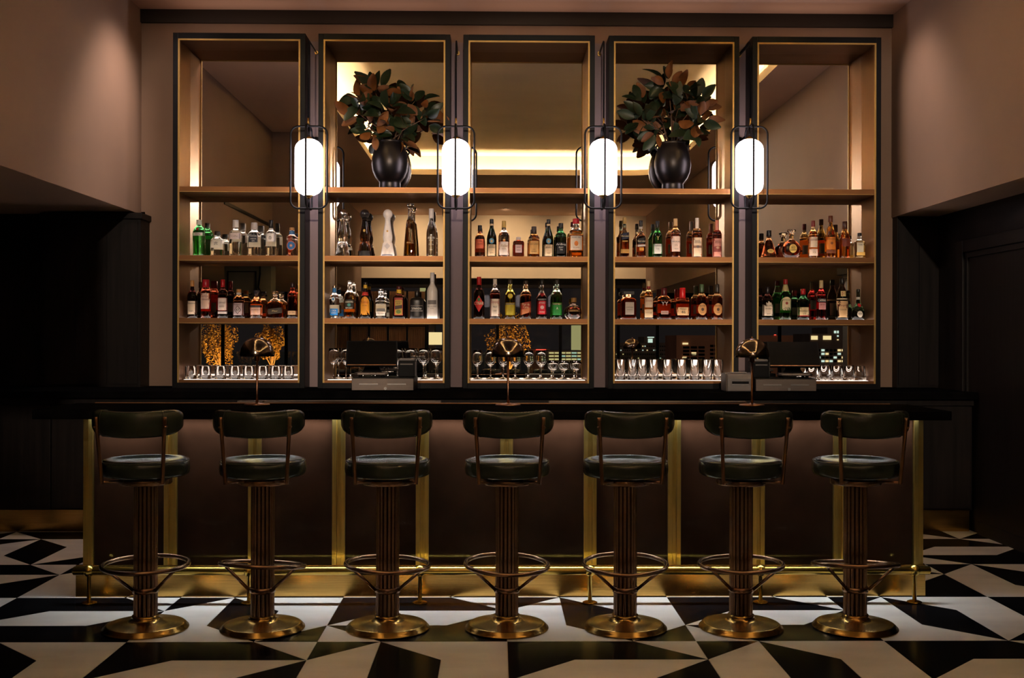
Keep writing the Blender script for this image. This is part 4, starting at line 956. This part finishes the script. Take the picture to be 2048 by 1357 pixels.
# highball bay, upper shelf
bottle(3, 1, 1249, 18, 82, 'tall', (.45, .16, .03), 'square whisky bottle with a slanting blue label and gold cap', n=5, ryf=.95, glass=(.5, .75, .80), level=.74, cap=(206, 166, 96), capz=.84, capr=1.2, foot=.028, marks=[('slant', 0, .44, .64, .97, (40, 46, 66), [('Blue Label', .54, .8, (220, 200, 150), .04)]), ('rect', 0, .12, .22, .95, (176, 130, 60), []), ('rect', 0, .40, .43, .6, GOLD, [])], side=3)
bottle(3, 1, 1281.8, 18.6, 76, 'tall', (.50, .13, .03), 'square whisky bottle with a slanting black label and black cap', n=5, ryf=.95, level=.70, cap=(22, 20, 20), capz=.84, capr=1.15, neckband=(.78, .83, (200, 190, 180)), foot=.022, marks=[('slant', 0, .36, .55, .97, (26, 22, 22), [('Black Label', .45, .8, (230, 214, 180), .04)]), ('slant', 0, .30, .365, .97, (210, 200, 190), []), ('rect', 0, .20, .28, .5, (216, 150, 50), [])], side=2, back=BK)
bottle(3, 1, 1314.8, 19, 75, 'std', (.05, .30, .06), 'green bottle with stag emblem and low white label', glass=(.12, .5, .16), n=2.4, cap=BLACK, capz=.82, marks=[('rect', 0, .12, .38, .97, (222, 222, 214), [('Glenfiddich', .34, .85, BLACK, .05), ('12', .25, .25, (80, 80, 80))]), ('oval', 0, .87, .95, .22, RED, []), (None, 0, 0, 0, 0, 0, [('Y', .54, .3, (220, 200, 130), .1)])])
bottle(3, 1, 1351, 20, 80, 'high', (.52, .13, .03), 'tall amber bottle with tall white label and tan cap', glass=(.75, .42, .16), level=.66, cap=(214, 176, 124), capz=.82, capr=1.1, marks=[('trap', 0, .17, .55, .93, (232, 206, 192), [('MACALLAN', .42, .75, BLACK), ('15', .33, .22, BLACK, .05), ('YEARS OLD', .24, .4, BLACK)])], back=BK)
bottle(3, 1, 1394, 20.6, 81.5, 'high', (.52, .13, .03), 'amber bottle with a cream label, grey belt band and cream cap', glass=(.72, .40, .16), level=.66, cap=(224, 210, 196), capz=.68, capr=1.0, marks=[('rect', 0, .05, .51, .95, (226, 202, 172), [('BASIL', .43, .5, (70, 60, 60)), ('HAYDENS', .39, .6, (70, 60, 60))]), ('rect', 0, .255, .315, .98, (150, 110, 90), []), ('diamond', 0, .245, .325, .35, (110, 96, 90), [])], back=BK)
bottle(3, 1, 1434, 19, 77, 'high', (.36, .05, .03), 'red bottle with a pink label, dark belt band and pink cap', glass=(.55, .14, .08), level=.66, cap=(206, 120, 104), capz=.68, capr=1.0, marks=[('rect', 0, .05, .52, .95, (206, 140, 124), [('BASIL', .45, .5, (90, 40, 40)), ('HAYDENS', .41, .6, (90, 40, 40))]), ('rect', 0, .17, .32, .98, (140, 66, 60), []), ('oval', 0, .25, .31, .34, (200, 150, 120), [])], back=BK)
# highball bay, lower shelf
bottle(3, 2, 1257, 31, 56.7, 'decant', (.58, .15, .03), 'square amber decanter bottle with a large square dark cap', n=5, ryf=.85, glass=(.86, .6, .35), level=.70, cap=(34, 30, 28), capz=.88, capshape='slab', foot=.016, marks=[('rect', .06, .16, .60, .56, (196, 184, 176), [('DISARONNO', .42, .48, (60, 50, 50)), ('ORIGINALE', .34, .4, (60, 50, 50))])])
bottle(3, 2, 1297.3, 17.5, 77, 'high', (.72, .34, .07), 'slim amber bottle with two cream labels and red banded cream cap', glass=(.8, .55, .25), level=.68, cap=(216, 190, 150), capz=.86, neckband=(.80, .86, (150, 40, 50)), marks=[('rect', 0, .31, .57, .9, (226, 204, 176), [('DEWARS', .48, .8, (150, 40, 40), .045)]), ('rect', 0, .05, .26, .94, (210, 186, 150), [('WHITE LABEL', .17, .75, (120, 90, 60))])], back=BK)
bottle(3, 2, 1328, 26.8, 63, 'squat', (.50, .11, .025), 'broad red amber bottle with silver stag head', n=2.6, ryf=.85, glass=(.75, .40, .16), level=.60, cap=(90, 24, 30), capz=.74, capr=1.1, marks=[('rect', 0, .16, .27, .55, (196, 160, 150), [('DALMORE', .215, .45, (70, 30, 30))]), (None, 0, 0, 0, 0, 0, [('YY', .50, .5, (210, 206, 204), .12)])], back=(.2, .5, CREAM))
bottle(3, 2, 1365, 26.8, 63.5, 'squat', (.52, .11, .025), 'broad bottle with dripping red wax top and cream label', n=3, ryf=.8, glass=(.72, .36, .16), level=.60, cap=(206, 28, 36), capz=.62, capr=1.06, marks=[('trap', 0, .13, .38, .97, (224, 186, 140), [('Makers', .33, .5, BLACK, .05), ('46', .23, .3, BLACK, .09)])], back=(.2, .5, CREAM))
for i_, px_ in enumerate((1403.4, 1434.3)):
    bottle(3, 2, px_, 21.7, 70.6, 'std', (.48, .10, .025), 'red amber bottle with oval tan label and ' + ('green neck' if i_ == 0 else 'dark neck'), glass=(.7, .34, .12), level=.62, cap=((70, 96, 66) if i_ == 0 else (50, 44, 40)), capz=.72, capr=1.05, neckband=(.68, .72, (210, 176, 130)), foot=.014, marks=[('oval', 0, .12, .46, .80, (206, 150, 92), [('MICHTERS', .385, .55, BLACK, .045), ('US1', .20, .25, BLACK)]), ('oval', 0, .24, .33, .26, (90, 60, 40), [])], back=BK)
# tapered tumbler bay, upper shelf
bottle(4, 1, 1537.9, 33, 57, 'flare', (.26, .05, .015), 'flared dark cognac bottle with an oval gold label and black cap', glass=(.6, .3, .12), level=.62, cap=BLACK, capz=.78, capr=1.25, name='decanter', cat_='decanter', ryf=.6, marks=[('oval', .12, .20, .34, .42, (200, 160, 80), [('XO', .27, .2, BLACK, .05)])])
bottle(4, 1, 1582.9, 38, 58.8, 'fan', (.46, .10, .03), 'round sunburst cognac decanter with oval gold label and glass stopper', glass=(.85, .66, .4), level=.6, ryf=.55, cap='glass', capz=.84, capshape='stopper', capr=1.35, name='decanter', cat_='decanter', marks=[('oval', .05, .20, .50, .40, (222, 186, 96), [('XO', .38, .22, BLACK, .07), ('REMY', .29, .3, BLACK)])])
bottle(4, 1, 1626.2, 18.6, 77, 'high', (.85, .36, .06), 'slim orange amber bottle with two white labels and red cap', glass=(.9, .6, .25), level=.68, cap=(130, 36, 36), capz=.84, neckband=(.80, .84, (220, 190, 150)), marks=[('rect', 0, .30, .57, .92, (230, 210, 184), [('DEWARS', .49, .8, (130, 40, 40), .045)]), ('rect', 0, .08, .26, .94, (222, 196, 172), [('12', .17, .3, (120, 90, 60))])], back=BK)
bottle(4, 1, 1660.7, 21.7, 87, 'slope', (.90, .40, .05), 'tall orange bottle with orange label and brown cap', glass=(.92, .52, .15), level=.72, cap=(104, 50, 30), capz=.85, capr=1.2, foot=.02, marks=[('trap', 0, .22, .50, .95, (226, 134, 44), [('GLENMORANGIE', .46, .85, (90, 50, 20), .03)]), ('oval', 0, .33, .39, .26, (150, 80, 30), []), ('rect', 0, .13, .21, .88, (120, 60, 26), [])], back=BK)
bottle(4, 1, 1689.8, 21.7, 75.7, 'slope', (.80, .26, .04), 'amber bottle with a dark upper label and brown cap', glass=(.85, .45, .12), level=.70, cap=(76, 40, 28), capz=.80, capr=1.2, foot=.024, marks=[('rect', 0, .33, .54, .7, (110, 40, 22), [])])
bottle(4, 1, 1721.5, 21, 52.6, 'square', (.95, .86, .58), 'short pale gold square bottle with white label and black cap', n=5, ryf=.85, level=.66, cap=(26, 24, 24), capz=.88, capr=1.1, marks=[('rect', -.1, .26, .63, .62, (226, 216, 190), [('TOKI', .54, .4, BLACK, .06)]), ('rect', 0, .14, .26, .8, (220, 176, 90), [])])
# tapered tumbler bay, lower shelf
bottle(4, 2, 1535, 21.7, 66, 'high', DARK, 'black bottle with an arched white label', glass=(.05, .02, .015), cap=(30, 20, 24), capz=.80, marks=[('gable', 0, .12, .56, .93, (226, 206, 184), [('TEELING', .42, .75, BLACK, .05), ('WHISKEY', .33, .6, BLACK), ('IRISH', .17, .3, BLACK)])], back=BK)
bottle(4, 2, 1570.9, 21.7, 81.5, 'std', (.05, .24, .05), 'green bottle with a cream crest label and red cap', glass=(.14, .42, .14), cap=(160, 30, 36), capz=.87, neckband=(.70, .86, (206, 186, 130)), marks=[('arch', 0, .23, .56, .96, (222, 206, 166), [('JAMESON', .48, .82, (40, 60, 40), .045), ('IRISH', .29, .35, (40, 60, 40)), ('WHISKEY', .26, .5, (40, 60, 40))]), ('oval', 0, .37, .44, .24, (150, 50, 40), [])], back=BK, foot=.03)
bottle(4, 2, 1606.2, 23.7, 62, 'std', (.03, .10, .04), 'dark green bottle with a low cream label and red cap', glass=(.08, .22, .10), cap=(176, 26, 36), capz=.82, marks=[('rect', 0, .14, .40, .96, (222, 196, 150), [('REDBREAST', .28, .75, BLACK, .04), ('12', .20, .2, BLACK)]), ('rect', 0, .11, .14, .96, (160, 40, 40), [])], back=BK)
bottle(4, 2, 1642.3, 18.6, 79.5, 'high', (.72, .03, .03), 'bright red bottle with a navy banner label and cream cap', glass=(.8, .10, .06), cap=(226, 200, 150), capz=.80, marks=[('rect', 0, .44, .54, .97, (30, 30, 48), [('CAMPARI', .49, .86, WHITE, .055)]), ('rect', .1, .26, .43, .8, (216, 150, 150), [('BITTER', .38, .5, (120, 20, 30))])], back=(.28, .52, (220, 220, 200)))
bottle(4, 2, 1684, 24.8, 84, 'monk', (.04, .014, .008), 'brown monk-shaped bottle with a cord and a large tan label', glass=(.06, .02, .012), cap=(24, 20, 22), capz=.86, marks=[('trap', 0, .06, .45, .95, (214, 176, 130), [('Frangelico', .34, .85, (120, 40, 40), .06), ('LIQUORE', .24, .5, BLACK)]), ('rect', 0, .56, .69, .40, (214, 190, 140), [('F', .625, .2, (170, 40, 40), .08)])], neckband=(.485, .515, (200, 186, 160)), back=(.12, .42, CREAM))
bottle(4, 2, 1720, 25.8, 62, 'pot', (.03, .045, .02), 'dark squat long-necked bottle with red seal and round white label', glass=(.06, .10, .04), cap=(24, 20, 22), capz=.90, neckband=(.66, .74, (210, 206, 196)), marks=[('oval', 0, .08, .29, .42, (226, 216, 200), [('DOM', .19, .26, BLACK, .05)]), ('oval', 0, .42, .53, .26, (200, 30, 44), [])], back=(.1, .25, CREAM))

# ------------------------------------------------------------------ what the mirrors show: terrace, trees and the city
def mir(px, py, Yv):
    """point seen in the mirror at a pixel, Yv metres away along the reflected ray; returns x, y, z in the room"""
    x, z = at(px, py, Yv); return x, 2 * YM - Yv, z
ter = struct(box('terrace_paving', -14, 9, -13, YWIN - .3, -.2, -.03, 'terrace_stone'), 'stone terrace outside the windows')
# slatted screen in the room
x0, yS, _ = mir(662, 690, 21.6); x1 = mir(852, 690, 21.6)[0]
t = thing('slatted_screen', 'brown slatted screen in a black steel grid, reflected beside the large wine glasses', 'screen', ((x0 + x1) / 2, yS, 0))
hw = (x1 - x0) / 2
for k in range(5):
    a = -hw + 2 * hw * k / 5
    MB().box(a + .02, a + 2 * hw / 5 - .02, -.02, .0, .05, 2.3).obj('panel', 'slat_wood', t)
    for j in range(9):
        q = a + .03 + j * (2 * hw / 5 - .06) / 8.5
        MB().box(q, q + .018, 0, .018, .05, 2.3).obj('slat', 'slat_wood', t)
for k in range(6):
    a = -hw + 2 * hw * k / 5; box('grid_post', a - .016, a + .016, -.03, .03, 0, 2.32, 'frame_black', t)
for z in (.35, 1.0, 1.62): box('grid_rail', -hw, hw, -.03, .028, z - .014, z + .014, 'frame_black', t)
# uplit trees in planters
def leafball(n, rx, ry, rz, seed, size=.05):
    rnd = random.Random(seed); m_ = MB()
    for _ in range(n):
        while True:
            p = Vector((rnd.uniform(-1, 1), rnd.uniform(-1, 1), rnd.uniform(-1, 1)))
            if p.length < 1 and rnd.random() < .25 + p.length: break
        k = 1 + .18 * math.sin(7 * p.x + 3 * p.z + seed) 
        c_ = Vector((p.x * rx * k, p.y * ry * k, p.z * rz * k))
        u = Vector((rnd.gauss(0, 1), rnd.gauss(0, 1), rnd.gauss(0, 1))).normalized(); v = u.orthogonal().normalized(); s = size * rnd.uniform(.6, 1.2)
        b = len(m_.v); m_.v += [tuple(c_ - u * s * .5), tuple(c_ + v * s * .22), tuple(c_ + u * s * .5), tuple(c_ - v * s * .22)]; m_.face((b, b + 1, b + 2, b + 3))
    return m_
TREES = [(437, 682, 36, 52, 'golden uplit tree reflected behind the short tumblers beside the pier'), (541, 684, 28, 34, 'smaller golden uplit tree reflected behind the table lamp'), (1016, 678, 40, 50, 'golden uplit tree reflected behind the small wine glasses')]
for k, (px_, py_, rw, rh, lab) in enumerate(TREES):
    Yv = 25.0; x, y, z = mir(px_, py_, Yv); s = Yv / FPX
    t = thing('terrace_tree', lab, 'tree', (x, y, 0), 'uplit terrace trees')
    o = leafball(2600, rw * s, rw * s * .8, rh * s, k, .05).obj('foliage', 'gold_leaf', t, (0, 0, z)); o['kind'] = 'stuff'
    rnd = random.Random(k)
    MB().tube([(0, 0, .35), (.02, 0, .6), (.05, .02, z - .2), (.03, 0, z + .1)], .03, 8, radii=[.035, .03, .022, .01]).obj('trunk', 'tree_bark', t)
    for j in range(7):
        a = rnd.uniform(0, 2 * PI); MB().tube([(.03, .01, .62 + .04 * j), (.03 + .12 * math.cos(a), .1 * math.sin(a), .85 + .04 * j), (.03 + .30 * math.cos(a), .25 * math.sin(a), z + rnd.uniform(-.1, .35))], .012, 5, radii=[.014, .011, .005]).obj('branch', 'tree_bark', t)
    MB().lathe([(.22, 0), (.27, .36), (.25, .36), (.24, .30), (.001, .30)], 20, cap1=False).obj('planter_pot', 'planter', t)
    spot('tree_uplight', (x + .25, y + .75,   .25), 150, 75, (1.0, .62, .22), .05, .5, (-.25, -.75, 1.1))
gr = thing('glass_balustrade', 'glass balustrade on the terrace, reflected behind the short tumblers', 'balustrade', (0, -9.6, 0))
for k in range(9): box('glass_panel', -9.4 + k * 1.5, -9.4 + k * 1.5 + 1.46, -.008, .008, 0, 1.05, 'rail_glass', gr)
# city beyond
WIN_W, WIN_C = emit('window_warm', (1, .80, .42), 1.1), emit('window_cool', (.70, .95, .88), 1.0)
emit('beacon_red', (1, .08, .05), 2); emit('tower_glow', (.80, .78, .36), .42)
def building(px0, px1, py0, Yv, m, label, wins=(), deep=8):
    x0, y, z1 = mir(px0, py0, Yv); x1 = mir(px1, py0, Yv)[0]
    t = thing('city_building', label, 'building', ((x0 + x1) / 2, y, -25), 'city buildings seen in the mirrors')
    MB().box(-(x1 - x0) / 2, (x1 - x0) / 2, -deep, 0, 0, z1 + 25).obj('wall', m, t)
    for (a, b, c, d, wm) in wins:
        xa, _, za = mir(a, c, Yv); xb, _, zb = mir(b, d, Yv)
        cx = (x0 + x1) / 2
        MB().box(xa - cx, xb - cx, 0, .12, zb + 25, za + 25).obj('window', wm, t)
    return t
rnd = random.Random(3)
def grid(px0, px1, py0, py1, nx, ny, lit, fill=.72, hfill=.5):
    out = []
    for j in range(ny):
        for i in range(nx):
            a = px0 + (px1 - px0) * i / nx; b = a + (px1 - px0) / nx * fill; c = py0 + (py1 - py0) * j / ny; d = c + (py1 - py0) / ny * hfill
            r = rnd.random(); out.append((a, b, c, d, ('window_warm' if rnd.random() < .5 else 'window_cool') if r < lit else 'screen_glass'))
    return out
building(1353, 1450, 671, 120, 'building_brown', 'brown office block with a stepped roof, reflected behind the highball glasses', [(1365, 1376, 686, 689.5, 'window_warm'), (1383, 1392, 705, 711, 'window_warm'), (1365, 1373, 714, 717, 'window_warm')] + grid(1366, 1412, 693, 722, 3, 4, 0, .8, .55) + grid(1420, 1446, 690, 722, 3, 4, .0, .8, .5))
building(1222, 1352, 686, 150, 'building_dark', 'long dark office block with rows of small lit windows behind the highball glasses', grid(1232, 1346, 692, 724, 26, 4, .30, .45, .22))
building(1288, 1312, 674, 190, 'building_dark', 'tower with a bright rooftop sign box behind the highball glasses', [(1295, 1308, 674, 676, 'window_cool'), (1296, 1305, 678, 686, 'window_cool')])
building(1095, 1170, 702, 110, 'building_dark', 'low office block with three bright window bands behind the goblets', grid(1098, 1166, 705, 724, 6, 3, 1.0, .86, .42))
building(1060, 1100, 699, 130, 'building_brown', 'low dark building under a red sign behind the small wine glasses', [(1072, 1092, 699, 701.5, 'beacon_red')])
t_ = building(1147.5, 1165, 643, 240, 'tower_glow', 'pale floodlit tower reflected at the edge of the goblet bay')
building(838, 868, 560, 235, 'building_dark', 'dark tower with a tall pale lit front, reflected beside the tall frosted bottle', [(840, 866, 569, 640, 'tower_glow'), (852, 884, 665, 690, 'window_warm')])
building(1512, 1595, 671, 170, 'building_brown', 'flat brown block with red roof beacons behind the second till', [(1548, 1552, 669.5, 671, 'beacon_red'), (1556, 1559, 669.5, 671, 'beacon_red')])
building(1620, 1664, 668, 140, 'building_dark', 'block with a warm lit top floor behind the tapered tumblers', [(1622, 1635, 672, 680, 'window_warm'), (1646, 1662, 672, 680, 'window_warm')])
building(1655, 1690, 655, 160, 'building_dark', 'dark tower with small lit windows at the edge of the tapered tumbler bay', [(1668, 1672, 662, 667, 'window_cool'), (1674, 1677, 662, 667, 'window_cool'), (1674, 1677, 671, 674, 'window_cool'), (1674, 1677, 679, 681, 'window_warm')])
building(1600, 1720, 697, 100, 'building_dark', 'low block with scattered lit offices behind the tapered tumblers', grid(1602, 1716, 699, 728, 14, 4, .42, .7, .55))
